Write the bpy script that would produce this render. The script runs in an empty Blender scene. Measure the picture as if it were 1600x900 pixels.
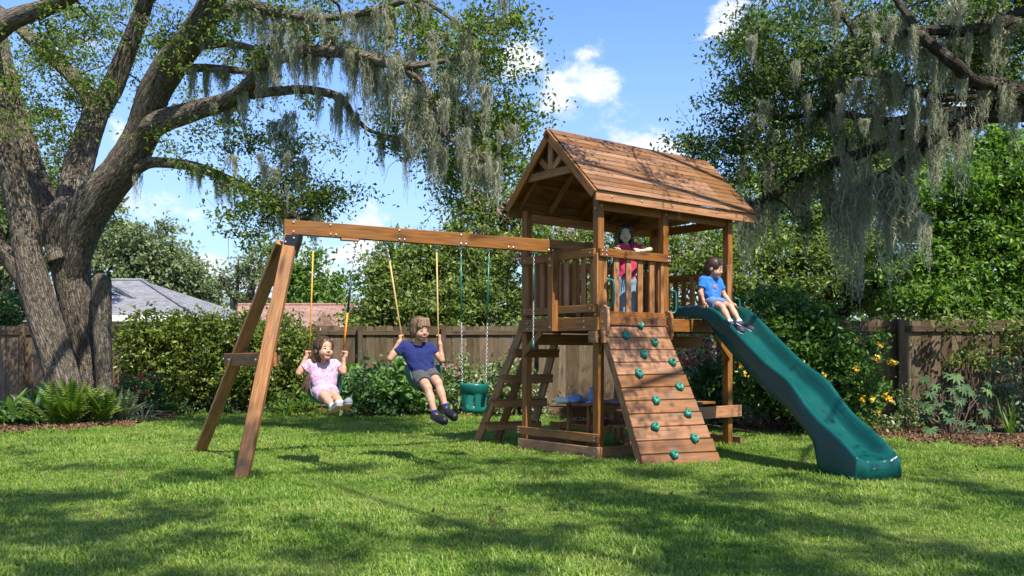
import bpy, bmesh, math, random
import numpy as np
from mathutils import Vector, Matrix

# ---------------------------------------------------------------- camera, sky, sun, exposure
S = bpy.context.scene
COL = S.collection
F, H, HY = 1383.0, 1.25, 550.0          # focal length in photo pixels, eye height, horizon row


def P(px, py, Y):
    """world point at depth Y that sits on photo pixel (px, py)"""
    return Vector(((px - 800) / F * Y, Y, H + (HY - py) / F * Y))


cam_data = bpy.data.cameras.new('camera')
cam = bpy.data.objects.new('camera', cam_data)
COL.objects.link(cam)
cam.location = (0, 0, H)
cam.rotation_euler = (math.radians(90), 0, 0)
cam_data.sensor_width = 36
cam_data.lens = 36 * F / 1600
cam_data.shift_y = 100 / 1600
cam_data.clip_start = 0.05
cam_data.clip_end = 3000
S.camera = cam

SUN_DIR = Vector((0.40, -0.58, 1.0)).normalized()     # towards the sun
SUN_EL = math.asin(SUN_DIR.z)
SUN_AZ = math.atan2(SUN_DIR.x, SUN_DIR.y)              # clockwise from +Y
sun_data = bpy.data.lights.new('sun', 'SUN')
sun_data.energy = 4.0
sun_data.angle = math.radians(0.53)
sun_data.color = (1.0, 0.94, 0.84)
sun = bpy.data.objects.new('sun', sun_data)
COL.objects.link(sun)
sun.rotation_euler = SUN_DIR.to_track_quat('Z', 'Y').to_euler()
sun.location = (8, -8, 20)

S.view_settings.view_transform = 'Standard'
S.view_settings.look = 'None'
S.view_settings.exposure = 1.3
S.view_settings.gamma = 1.0

world = bpy.data.worlds.new('World')
S.world = world
world.use_nodes = True


class NT:
    """small helper for building node trees"""

    def __init__(self, tree):
        self.t = tree
        tree.nodes.clear()

    def n(self, typ, ins=None, **props):
        nd = self.t.nodes.new(typ)
        for k, v in props.items():
            setattr(nd, k, v)
        for k, v in (ins or {}).items():
            self.set(nd, k, v)
        return nd

    def set(self, nd, k, v):
        sock = nd.inputs[k]
        if isinstance(v, bpy.types.NodeSocket):
            self.t.links.new(v, sock)
        elif isinstance(v, bpy.types.Node):
            self.t.links.new(v.outputs[0], sock)
        else:
            if sock.type == 'RGBA' and len(v) == 3:
                v = (*v, 1)
            sock.default_value = v

    def math(self, op, a, b=0.0, c=None, clamp=False):
        nd = self.n('ShaderNodeMath', {0: a, 1: b}, operation=op, use_clamp=clamp)
        if c is not None:
            self.set(nd, 2, c)
        return nd.outputs[0]

    def vmath(self, op, a, b=(0, 0, 0)):
        nd = self.n('ShaderNodeVectorMath', {0: a, 1: b}, operation=op)
        return nd.outputs['Value'] if op in ('LENGTH', 'DISTANCE', 'DOT_PRODUCT') else nd.outputs[0]

    def ramp(self, fac, stops, interp='LINEAR'):
        nd = self.n('ShaderNodeValToRGB', {0: fac})
        cr = nd.color_ramp
        cr.interpolation = interp
        while len(cr.elements) < len(stops):
            cr.elements.new(0.5)
        for e, (p, c) in zip(cr.elements, stops):
            e.position = p
            if not hasattr(c, '__len__'):
                c = (c, c, c)
            e.color = (*c, 1)
        return nd.outputs[0]

    def noise(self, vec, scale, detail=4, rough=0.55, dist=0.0):
        nd = self.n('ShaderNodeTexNoise', {'Scale': scale, 'Detail': detail, 'Roughness': rough, 'Distortion': dist})
        if vec is not None:
            self.set(nd, 'Vector', vec)
        return nd.outputs[0]

    def mix(self, fac, a, b, blend='MIX'):
        nd = self.n('ShaderNodeMix', data_type='RGBA', blend_type=blend)
        self.set(nd, 0, fac)
        self.set(nd, 6, a)
        self.set(nd, 7, b)
        return nd.outputs[2]

    def mapping(self, vec, scale=(1, 1, 1), loc=(0, 0, 0)):
        return self.n('ShaderNodeMapping', {'Vector': vec, 'Scale': scale, 'Location': loc}).outputs[0]


def sky_world():
    t = NT(world.node_tree)
    sky = t.n('ShaderNodeTexSky', sky_type='NISHITA', sun_disc=False, sun_elevation=SUN_EL,
              sun_rotation=SUN_AZ, air_density=1.0, dust_density=0.6, ozone_density=1.6)
    d = t.n('ShaderNodeTexCoord').outputs['Generated']
    # cumulus: a noise field over the whole dome, gathered into the banks the photo shows
    bank = None
    for px, py, rx, ry, a in [(893, 138, 72, 34, .92), (925, 84, 75, 13, .42), (1150, 25, 70, 62, .95),
                              (1037, 232, 70, 50, 1.1), (812, 92, 46, 52, .85), (585, 345, 95, 44, 1.0),
                              (245, 318, 85, 48, .85), (262, 352, 60, 26, .7), (205, 232, 90, 62, .8),
                              (330, 440, 150, 56, 1.15), (540, 425, 150, 56, 1.1), (830, 260, 60, 60, .6),
                              (120, 60, 150, 60, .6), (420, 20, 120, 50, .5), (1480, 150, 120, 90, .6),
                              (700, 360, 80, 60, .6), (990, 75, 60, 18, .3)]:
        v = Vector(((px - 800) / F, 1, (HY - py) / F))
        L = v.length
        v.normalize()
        q = t.vmath('MULTIPLY', t.vmath('SUBTRACT', d, tuple(v)), (F * L / rx, F * L / rx, F * L / ry))
        g = t.n('ShaderNodeMapRange', {0: t.vmath('LENGTH', q), 1: 0.0, 2: 1.5, 3: a, 4: 0.0},
                interpolation_type='LINEAR').outputs[0]
        bank = g if bank is None else t.math('MAXIMUM', bank, g)
    dd = t.mapping(d, (1, 1, 1.5))
    n1 = t.noise(dd, 16.0, 8, 0.62, 0.25)
    n2 = t.noise(dd, 3.2, 3, 0.5)
    dens = t.math('ADD', t.math('MULTIPLY', t.math('SUBTRACT', n1, 0.52), 2.9), t.math('MULTIPLY', bank, 1.04))
    dens = t.math('ADD', dens, t.math('MULTIPLY', t.math('SUBTRACT', n2, 0.60), 1.1))
    cov = t.n('ShaderNodeMapRange', {0: dens, 1: 0.34, 2: 0.95, 3: 0, 4: 1}, interpolation_type='SMOOTHSTEP').outputs[0]
    sh = t.noise(t.mapping(d, (1, 1, 1.4), (3.1, 0, .35)), 11.0, 5, 0.6)
    ccol = t.ramp(sh, [(0.34, (2.1, 2.35, 2.8)), (0.60, (3.35, 3.4, 3.45))])
    # pale veil of thin cloud low in the sky
    sep = t.n('ShaderNodeSeparateXYZ', {0: d}).outputs[2]
    veil = t.n('ShaderNodeMapRange', {0: sep, 1: 0.0, 2: 0.42, 3: 0.85, 4: 0.0}, interpolation_type='SMOOTHSTEP').outputs[0]
    base = t.n('ShaderNodeHueSaturation', {'Hue': 0.514, 'Saturation': 1.25, 'Value': 0.80, 'Color': sky.outputs[0]}).outputs[0]
    base = t.mix(t.math('MULTIPLY', veil, 0.85), base, (1.15, 1.75, 2.75))
    col = t.mix(t.math('MULTIPLY', cov, 0.97), base, ccol)
    bg = t.n('ShaderNodeBackground', {'Color': col, 'Strength': 0.15})
    t.n('ShaderNodeOutputWorld', {'Surface': bg})


sky_world()
S.cycles.max_bounces = 6
S.cycles.transparent_max_bounces = 8
S.cycles.use_denoising = True

# ---------------------------------------------------------------- helpers
R = random.Random(11)
rng = np.random.default_rng(11)
WM = {}
I4 = Matrix.Identity(4)


def add(name, me, parent=None, M=None, label=None, cat=None, group=None, kind=None):
    o = bpy.data.objects.new(name, me)
    COL.objects.link(o)
    M = M.copy() if M is not None else (WM[parent.name].copy() if parent is not None else I4.copy())
    WM[o.name] = M
    if parent is not None:
        o.parent = parent
        o.matrix_basis = WM[parent.name].inverted() @ M
    else:
        o.matrix_basis = M
    for k, v in (('label', label), ('category', cat), ('group', group), ('kind', kind)):
        if v:
            o[k] = v
    return o


def thing(name, label, cat, loc=(0, 0, 0), group=None):
    return add(name, None, None, Matrix.Translation(Vector(loc)), label, cat, group)


def move_mesh(me, M):
    me.transform(M.inverted())
    return me


def wadd(name, me, parent=None, **kw):
    """a mesh written in world coordinates, moved into its parent's frame"""
    if parent is not None:
        me.transform(WM[parent.name].inverted())
    return add(name, me, parent, **kw)


def np_mesh(name, V, faces_list, mat=None, smooth=False, fattr=None, vattr=None):
    """faces_list: list of int arrays (n,k)"""
    me = bpy.data.meshes.new(name)
    V = np.asarray(V, np.float32)
    me.vertices.add(len(V))
    me.vertices.foreach_set('co', V.ravel())
    loops = np.concatenate([f.ravel() for f in faces_list]).astype(np.int32)
    tot = np.concatenate([np.full(len(f), f.shape[1], np.int32) for f in faces_list])
    me.loops.add(len(loops))
    me.loops.foreach_set('vertex_index', loops)
    me.polygons.add(len(tot))
    st = np.zeros(len(tot), np.int32)
    st[1:] = np.cumsum(tot)[:-1]
    me.polygons.foreach_set('loop_start', st)
    me.polygons.foreach_set('loop_total', tot)
    if fattr:
        for k, a in fattr.items():
            at = me.attributes.new(k, 'FLOAT', 'FACE')
            at.data.foreach_set('value', np.asarray(a, np.float32))
    if vattr:
        for k, a in vattr.items():
            at = me.attributes.new(k, 'FLOAT_VECTOR', 'POINT')
            at.data.foreach_set('vector', np.asarray(a, np.float32).ravel())
    me.update(calc_edges=True)
    if smooth:
        me.polygons.foreach_set('use_smooth', np.ones(len(tot), bool))
    if mat:
        me.materials.append(mat)
    return me


class MB:
    """gathers simple shapes into one mesh"""

    def __init__(self):
        self.v, self.f = [], []

    def poly(self, pts, faces):
        b = len(self.v)
        self.v += [tuple(p) for p in pts]
        self.f += [tuple(i + b for i in f) for f in faces]

    def box(self, a, b, w, t, up=(0, 0, 1)):
        M, L = frame(a, b, up)
        pts = [M @ Vector((x, y, z)) for x in (0, L) for y in (-t / 2, t / 2) for z in (-w / 2, w / 2)]
        self.poly(pts, [(0, 1, 3, 2), (4, 6, 7, 5), (0, 4, 5, 1), (2, 3, 7, 6), (0, 2, 6, 4), (1, 5, 7, 3)])

    def tube(self, pts, rad, n=8, cap=True):
        pts = [Vector(p) for p in pts]
        rad = [rad] * len(pts) if not hasattr(rad, '__len__') else rad
        b = len(self.v)
        d0 = (pts[1] - pts[0]).normalized()
        x = d0.orthogonal().normalized()
        for i, p in enumerate(pts):
            d = (pts[min(i + 1, len(pts) - 1)] - pts[max(i - 1, 0)]).normalized()
            x = (x - d * x.dot(d)).normalized()
            y = d.cross(x)
            for k in range(n):
                a = 2 * math.pi * k / n
                self.v.append(tuple(p + (x * math.cos(a) + y * math.sin(a)) * rad[i]))
        for i in range(len(pts) - 1):
            for k in range(n):
                q = b + i * n + k
                r = b + i * n + (k + 1) % n
                self.f.append((q, r, r + n, q + n))
        if cap:
            self.f.append(tuple(b + k for k in range(n))[::-1])
            e = b + (len(pts) - 1) * n
            self.f.append(tuple(e + k for k in range(n)))

    def mesh(self, name, mat, smooth=False):
        me = bpy.data.meshes.new(name)
        me.from_pydata(self.v, [], self.f)
        if smooth:
            for p in me.polygons:
                p.use_smooth = True
        me.materials.append(mat)
        me.update()
        return me


def frame(a, b, up=(0, 0, 1)):
    a, b = Vector(a), Vector(b)
    x = (b - a)
    L = x.length
    x.normalize()
    z = Vector(up)
    z = z - x * z.dot(x)
    if z.length < 1e-4:
        z = x.orthogonal()
    z.normalize()
    y = z.cross(x)
    M = Matrix((x, y, z)).transposed().to_4x4()
    M.translation = a
    return M, L


_box = {}


def cbox(L, t, w, c, mat):
    """chamfered box: x 0..L, y +-t/2, z +-w/2"""
    key = (round(L, 3), round(t, 3), round(w, 3), round(c, 4), mat.name)
    if key in _box:
        return _box[key]
    bm = bmesh.new()
    c = min(c, t * .3, w * .3)
    for x0, x1 in ((0, c), (L, L - c)):
        for sy in (-1, 1):
            for sz in (-1, 1):
                bm.verts.new((x0, sy * (t / 2 - c), sz * (w / 2 - c)))
                bm.verts.new((x1, sy * t / 2, sz * (w / 2 - c)))
                bm.verts.new((x1, sy * (t / 2 - c), sz * w / 2))
    bmesh.ops.convex_hull(bm, input=bm.verts)
    bmesh.ops.dissolve_limit(bm, angle_limit=0.02, verts=bm.verts, edges=bm.edges)
    me = bpy.data.meshes.new('board')
    bm.to_mesh(me)
    bm.free()
    me.materials.append(mat)
    _box[key] = me
    return me


def board(name, a, b, w, t, parent, mat, up=(0, 0, 1), c=0.005, **kw):
    M, L = frame(a, b, up)
    return add(name, cbox(L, t, w, c, mat), parent, M, **kw)


def smoothpath(pts, n=6):
    """Catmull-Rom through rows of numbers"""
    A = np.array([list(p) for p in pts], float)
    out = []
    for i in range(len(A) - 1):
        p0, p1, p2, p3 = A[max(i - 1, 0)], A[i], A[i + 1], A[min(i + 2, len(A) - 1)]
        for k in range(n):
            t = k / n
            out.append(0.5 * ((2 * p1) + (-p0 + p2) * t + (2 * p0 - 5 * p1 + 4 * p2 - p3) * t * t + (-p0 + 3 * p1 - 3 * p2 + p3) * t ** 3))
    out.append(A[-1])
    return np.array(out)


# ---------------------------------------------------------------- materials
def material(name):
    m = bpy.data.materials.new(name)
    m.use_nodes = True
    t = NT(m.node_tree)
    return m, t


def finish(t, shader):
    t.n('ShaderNodeOutputMaterial', {'Surface': shader})


def principled(t, col, rough=0.6, bump=None, bstr=0.3, bdist=0.01, spec=0.4, **extra):
    ins = {'Base Color': col, 'Roughness': rough, 'Specular IOR Level': spec}
    if bump is not None:
        ins['Normal'] = t.n('ShaderNodeBump', {'Height': bump, 'Strength': bstr, 'Distance': bdist}).outputs[0]
    ins.update(extra)
    return t.n('ShaderNodeBsdfPrincipled', ins)


def wood_mat(name, dark, mid, light, wear=(0.16, 0.12, 0.09), rough=0.62, wearamt=0.5, vary=0.62):
    m, t = material(name)
    oc = t.n('ShaderNodeTexCoord').outputs['Object']
    rnd = t.n('ShaderNodeObjectInfo').outputs['Random']
    off = t.n('ShaderNodeCombineXYZ', {0: t.math('MULTIPLY', rnd, 37.0), 1: t.math('MULTIPLY', rnd, 91.0), 2: t.math('MULTIPLY', rnd, 53.0)}).outputs[0]
    v = t.vmath('ADD', oc, off)
    g1 = t.noise(t.mapping(v, (1.3, 16, 16)), 2.2, 5, 0.6, 0.6)
    g2 = t.noise(t.mapping(v, (2.5, 70, 70)), 2.0, 4, 0.6)
    blot = t.noise(t.mapping(v, (1.2, 3.0, 3.0)), 1.7, 4, 0.6)
    knot = t.n('ShaderNodeTexVoronoi', {'Vector': t.mapping(v, (1.6, 6.5, 6.5)), 'Scale': 1.0}).outputs['Distance']
    kn = t.n('ShaderNodeMapRange', {0: knot, 1: 0.07, 2: 0.26, 3: 1, 4: 0}).outputs[0]
    f = t.math('ADD', t.math('MULTIPLY', g1, 0.65), t.math('MULTIPLY', g2, 0.35))
    col = t.ramp(f, [(0.30, dark), (0.50, mid), (0.70, light)])
    # each board was cut from another plank: its own tone
    hs = t.n('ShaderNodeHueSaturation', {'Color': col, 'Value': t.math('MULTIPLY_ADD', rnd, vary, 1 - vary * .52), 'Saturation': t.math('MULTIPLY_ADD', rnd, -0.25, 1.1)}).outputs[0]
    wmask = t.n('ShaderNodeMapRange', {0: blot, 1: 0.52, 2: 0.72, 3: 0, 4: wearamt}).outputs[0]
    col = t.mix(wmask, hs, wear)
    col = t.mix(t.math('MULTIPLY', kn, 0.75), col, (dark[0] * .35, dark[1] * .3, dark[2] * .3))
    crack = t.n('ShaderNodeMapRange', {0: t.noise(t.mapping(v, (0.8, 38, 38)), 1.6, 3, 0.5), 1: 0.66, 2: 0.72, 3: 0, 4: 1}).outputs[0]
    col = t.mix(t.math('MULTIPLY', crack, 0.6), col, (dark[0] * .3, dark[1] * .3, dark[2] * .3))
    hgt = t.math('SUBTRACT', t.math('MULTIPLY', f, 0.7), crack)
    finish(t, principled(t, col, rough, hgt, 0.35, 0.004, 0.35))
    return m


CEDAR = wood_mat('stained_cedar', (0.105, 0.039, 0.011), (0.275, 0.111, 0.029), (0.40, 0.188, 0.056), (0.145, 0.092, 0.050), wearamt=0.55)
CEDAR_ROOF = wood_mat('roof_cedar', (0.095, 0.043, 0.017), (0.195, 0.088, 0.030), (0.285, 0.143, 0.054), (0.135, 0.095, 0.066), wearamt=0.75)
CEDAR_RAMP = wood_mat('ramp_cedar', (0.085, 0.037, 0.016), (0.225, 0.094, 0.033), (0.33, 0.158, 0.062), (0.125, 0.088, 0.058), wearamt=0.7)
FENCE_WOOD = wood_mat('weathered_fence', (0.045, 0.029, 0.015), (0.108, 0.072, 0.037), (0.175, 0.122, 0.068), (0.11, 0.092, 0.072), rough=0.85, wearamt=.7, vary=.95)


def leaf_mat(name, stops, trans=0.45, rough=0.45, tcol=(1.15, 1.3, 0.5), spec=0.4):
    m, t = material(name)
    a = t.n('ShaderNodeAttribute', attribute_name='v').outputs['Fac']
    col = t.ramp(a, stops)
    pr = principled(t, col, rough, spec=spec)
    tc = t.mix(1.0, col, tcol, 'MULTIPLY')
    tr = t.n('ShaderNodeBsdfTranslucent', {'Color': tc})
    finish(t, t.n('ShaderNodeMixShader', {0: trans, 1: pr.outputs[0], 2: tr.outputs[0]}))
    return m


OAK_LEAF = leaf_mat('oak_leaf', [(0, (0.045, 0.078, 0.016)), (0.45, (0.115, 0.175, 0.030)), (0.8, (0.23, 0.29, 0.052)), (1, (0.33, 0.35, 0.08))], 0.58)
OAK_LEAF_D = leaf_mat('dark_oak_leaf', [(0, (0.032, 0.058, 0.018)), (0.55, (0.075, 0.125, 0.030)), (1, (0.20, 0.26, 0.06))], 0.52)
TREE_LEAF = leaf_mat('garden_tree_leaf', [(0, (0.06, 0.10, 0.028)), (0.5, (0.16, 0.225, 0.055)), (0.85, (0.29, 0.35, 0.09)), (1, (0.40, 0.41, 0.16))], 0.5)
FAR_LEAF = leaf_mat('far_tree_leaf', [(0, (0.11, 0.14, 0.07)), (0.6, (0.19, 0.235, 0.11)), (1, (0.28, 0.32, 0.16))], 0.4)
LIME_LEAF = leaf_mat('lime_leaf', [(0, (0.06, 0.12, 0.02)), (0.6, (0.12, 0.23, 0.035)), (1, (0.26, 0.36, 0.06))], 0.5)
DEEP_LEAF = leaf_mat('deep_green_leaf', [(0, (0.03, 0.06, 0.02)), (0.6, (0.07, 0.145, 0.04)), (1, (0.16, 0.27, 0.07))], 0.4, 0.3, spec=0.5)
HEDGE_LEAF = leaf_mat('hedge_leaf', [(0, (0.05, 0.08, 0.02)), (0.5, (0.15, 0.20, 0.038)), (0.85, (0.30, 0.34, 0.065)), (1, (0.40, 0.32, 0.10))], 0.45, 0.35)
GLOSS_LEAF = leaf_mat('glossy_leaf', [(0, (0.05, 0.11, 0.03)), (0.6, (0.12, 0.23, 0.06)), (1, (0.24, 0.36, 0.10))], 0.35, 0.4, spec=0.4)
VAR_LEAF = leaf_mat('variegated_leaf', [(0, (0.05, 0.10, 0.03)), (0.5, (0.16, 0.22, 0.08)), (0.8, (0.40, 0.42, 0.24)), (1, (0.48, 0.34, 0.22))], 0.35)
PINK_FLOWER = leaf_mat('pink_blossom', [(0, (0.45, 0.16, 0.22)), (1, (0.62, 0.34, 0.38))], 0.4, tcol=(1, .9, .9))
RED_FLOWER = leaf_mat('red_blossom', [(0, (0.50, 0.02, 0.05)), (1, (0.65, 0.12, 0.16))], 0.35, tcol=(1, .7, .7))
YELLOW_FLOWER = leaf_mat('yellow_blossom', [(0, (0.70, 0.36, 0.02)), (1, (0.80, 0.55, 0.05))], 0.35, tcol=(1, 1, .6))
FATSIA_LEAF = leaf_mat('fatsia_leaf', [(0, (0.025, 0.06, 0.025)), (0.6, (0.06, 0.13, 0.045)), (1, (0.13, 0.22, 0.07))], 0.3, 0.55, spec=0.2)
FERN_LEAF = leaf_mat('fern_leaf', [(0, (0.07, 0.13, 0.02)), (0.6, (0.17, 0.26, 0.04)), (1, (0.32, 0.38, 0.08))], 0.45, 0.4)
GREY_LEAF = leaf_mat('grey_green_leaf', [(0, (0.07, 0.12, 0.06)), (0.6, (0.15, 0.21, 0.11)), (1, (0.34, 0.37, 0.27))], 0.3)
MOSS = leaf_mat('spanish_moss', [(0, (0.22, 0.225, 0.15)), (0.5, (0.42, 0.425, 0.31)), (1, (0.58, 0.58, 0.46))], 0.5, 0.8, (1.0, 1.0, 0.85), 0.1)


def bark_mat(name, dark, mid, light, scale=1.0, green=0.35):
    m, t = material(name)
    a = t.n('ShaderNodeAttribute', attribute_name='bark').outputs['Vector']
    wob = t.n('ShaderNodeTexNoise', {'Vector': t.mapping(a, (7 * scale, 7 * scale, 3 * scale)), 'Scale': 1.0, 'Detail': 5, 'Roughness': .65}).outputs['Color']
    wob = t.vmath('MULTIPLY', t.vmath('SUBTRACT', wob, (.5, .5, .5)), (3.2, 3.2, 2.2))
    v = t.vmath('ADD', t.mapping(a, (19 * scale, 19 * scale, 3.6 * scale)), wob)
    vo = t.n('ShaderNodeTexVoronoi', {'Vector': v, 'Scale': 1.0, 'Randomness': 1.0}, feature='DISTANCE_TO_EDGE').outputs['Distance']
    n = t.noise(t.mapping(a, (26 * scale, 26 * scale, 7 * scale)), 1.6, 8, 0.7, .5)
    h = t.math('ADD', t.math('MULTIPLY', t.math('MINIMUM', vo, 0.30), 1.45), t.math('MULTIPLY', n, 1.0))
    col = t.ramp(h, [(0.42, dark), (0.68, mid), (1.0, light)])
    gp = t.n('ShaderNodeTexCoord').outputs['Object']
    lich = t.n('ShaderNodeMapRange', {0: t.noise(gp, 2.3, 5, 0.6), 1: 0.5, 2: 0.68, 3: 0, 4: green}).outputs[0]
    col = t.mix(lich, col, (0.17, 0.155, 0.075))
    lich2 = t.n('ShaderNodeMapRange', {0: t.noise(gp, 9.0, 5, 0.6), 1: 0.56, 2: 0.66, 3: 0, 4: 0.5}).outputs[0]
    col = t.mix(lich2, col, (0.30, 0.29, 0.25))
    finish(t, principled(t, col, 0.9, h, 1.0, 0.09, 0.2))
    return m


BARK = bark_mat('oak_bark', (0.036, 0.027, 0.019), (0.20, 0.158, 0.118), (0.40, 0.34, 0.27))
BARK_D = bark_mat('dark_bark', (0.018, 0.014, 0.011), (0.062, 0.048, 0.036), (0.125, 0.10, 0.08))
BARK_T = bark_mat('thin_bark', (0.05, 0.037, 0.027), (0.14, 0.10, 0.072), (0.24, 0.19, 0.14), 1.6, 0.1)


def plain(name, col, rough=0.5, spec=0.4, noise=0.0, scale=20.0, bump=0.0, metal=0.0, **extra):
    m, t = material(name)
    c = col
    n = None
    if noise or bump:
        n = t.noise(t.n('ShaderNodeTexCoord').outputs['Object'], scale, 5, 0.6)
        lo = tuple(x * (1 - noise) for x in col)
        hi = tuple(min(x * (1 + noise), 0.95) for x in col)
        c = t.ramp(n, [(0.3, lo), (0.7, hi)])
    finish(t, principled(t, c, rough, n if bump else None, bump, 0.004, spec, Metallic=metal, **extra))
    return m


GREEN_PLASTIC = plain('green_plastic', (0.006, 0.105, 0.082), 0.33, 0.5, 0.12, 6, 0.03)


def slide_mat():
    m, t = material('slide_plastic')
    g = t.n('ShaderNodeTexCoord').outputs['Object']
    v = t.n('ShaderNodeCombineXYZ', {0: t.math('MULTIPLY', t.vmath('DOT_PRODUCT', g, (.944, .33, 0)), 75.0), 1: t.math('MULTIPLY', t.vmath('DOT_PRODUCT', g, (.28, -.80, -.53)), 1.6), 2: t.math('MULTIPLY', t.vmath('DOT_PRODUCT', g, (0, 0, 1)), 6.0)}).outputs[0]
    st = t.noise(v, 1.0, 4, 0.6)
    broad = t.noise(g, 1.8, 4, 0.6)
    f = t.math('MULTIPLY', t.n('ShaderNodeMapRange', {0: st, 1: .56, 2: .70, 3: 0, 4: 1}).outputs[0], t.n('ShaderNodeMapRange', {0: broad, 1: .42, 2: .62, 3: 0, 4: 1}).outputs[0])
    col = t.ramp(broad, [(.3, (0.003, 0.054, 0.048)), (.7, (0.005, 0.068, 0.060))])
    col = t.mix(t.math('MULTIPLY', f, .28), col, (0.07, 0.17, 0.155))
    rough = t.math('MULTIPLY_ADD', f, .25, .24)
    finish(t, principled(t, col, rough, t.noise(g, 30, 3),   .04, .004, .26))
    return m


SLIDE_PLASTIC = slide_mat()
HOLD_PLASTIC = plain('hold_plastic', (0.006, 0.15, 0.105), 0.42, 0.5, 0.25, 30, 0.3)
BELT = plain('belt_plastic', (0.005, 0.060, 0.042), 0.42, 0.4, 0.15, 12, 0.05)
BELT_BLUE = plain('belt_blue_plastic', (0.02, 0.06, 0.10), 0.42, 0.4, 0.15, 12, 0.05)
STEEL = plain('galvanised_steel', (0.50, 0.50, 0.48), 0.38, 0.5, 0.2, 40, 0, 0.9)
BLACK_METAL = plain('black_powder_coat', (0.012, 0.013, 0.016), 0.4, 0.5, 0.2, 30, 0.05)
NAVY_SLEEVE = plain('navy_sleeve', (0.010, 0.022, 0.04), 0.4)
YELLOW_SLEEVE = plain('yellow_sleeve', (0.50, 0.28, 0.035), 0.45, 0.4, 0.2, 60)
ORANGE_SLEEVE = plain('orange_sleeve', (0.58, 0.20, 0.02), 0.45, 0.4, 0.2, 60)
TAN_SLEEVE = plain('tan_sleeve', (0.46, 0.31, 0.12), 0.55, 0.3, 0.2, 60)
TEAL_BRACKET = plain('teal_bracket', (0.12, 0.22, 0.19), 0.45, 0.5, 0.2, 40, 0, 0.4)


# ---------------------------------------------------------------- ground, beds, grass
def G(px, py):
    return P(px, py, F * H / (py - HY))


BED_PX = np.array([-900, -300, -60, 0, 80, 160, 225, 262, 285, 330, 480, 560, 700, 800, 860, 960, 1060, 1100, 1160, 1260, 1367, 1437, 1600, 1750, 2300], float)
BED_PY = np.array([760, 712, 686, 679, 674, 669, 663, 657, 645.5, 643.5, 643, 645, 647, 649, 652, 660, 666, 668, 671, 678, 684, 692, 704, 716, 760], float)
BED_BACK = [(-900, 21), (840, 21), (1100, 19), (1300, 16.5), (2300, 16.5)]


def bed_front(px):
    px = np.asarray(px, float)
    w = 2.2 * np.sin(px * .071) + 1.5 * np.sin(px * .19 + 1) + 1.0 * np.sin(px * .43)
    return F * H / (np.interp(px, BED_PX, BED_PY) + w - HY)


def make_lawn_mat():
    m, t = material('lawn_soil')
    g = t.n('ShaderNodeTexCoord').outputs['Object']
    n = t.noise(g, 1.3, 4)
    n2 = t.noise(g, 60, 5, 0.7)
    c = t.ramp(t.math('ADD', t.math('MULTIPLY', n, .5), t.math('MULTIPLY', n2, .5)), [(0.3, (0.055, 0.075, 0.018)), (0.55, (0.10, 0.135, 0.028)), (0.75, (0.16, 0.17, 0.05))])
    finish(t, principled(t, c, 0.9, n2, 0.6, 0.03, 0.1))
    return m


def make_mulch_mat():
    m, t = material('pine_mulch')
    g = t.n('ShaderNodeTexCoord').outputs['Object']
    n = t.noise(t.mapping(g, (30, 60, 30)), 1.0, 6, 0.7, 1.0)
    c = t.ramp(n, [(0.3, (0.045, 0.026, 0.016)), (0.55, (0.13, 0.078, 0.046)), (0.8, (0.26, 0.17, 0.105))])
    finish(t, principled(t, c, 0.95, n, 0.8, 0.03, 0.1))
    return m


LAWN, MULCH = make_lawn_mat(), make_mulch_mat()
mb = MB()
mb.poly([(-400, -300, 0), (400, -300, 0), (400, 900, 0), (-400, 900, 0)], [(0, 1, 2, 3)])
add('lawn', mb.mesh('lawn', LAWN), kind='structure')

bx = np.linspace(-900, 2300, 400)
by = bed_front(bx)
bb = np.interp(bx, [a for a, _ in BED_BACK], [b for _, b in BED_BACK])
V, fs = [], []
for k in range(7):
    Yk = by + (np.maximum(bb, by + 1) - by) * k / 6
    z = 0.004 + 0.05 * min(k, 2) / 2 + 0.02 * np.sin(bx * .05 + k)
    z = np.maximum(z, 0.004) if k else np.full_like(bx, 0.004)
    V.append(np.stack([(bx - 800) / F * Yk, Yk, z], 1))
n = len(bx)
q = np.arange(n - 1)
for k in range(6):
    fs.append(np.stack([q + k * n, q + 1 + k * n, q + 1 + (k + 1) * n, q + (k + 1) * n], 1))
add('mulch_bed', np_mesh('mulch_bed', np.concatenate(V), fs, MULCH, True), kind='structure')

# bark chips and fallen leaves on the bed: nobody could count them
N = 15000
cx = rng.uniform(-250, 1800, N)
cy = bed_front(cx) + np.abs(rng.normal(0, .8, N)) - .08
C = np.stack([(cx - 800) / F * cy, cy, rng.uniform(.03, .07, N)], 1)


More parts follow.
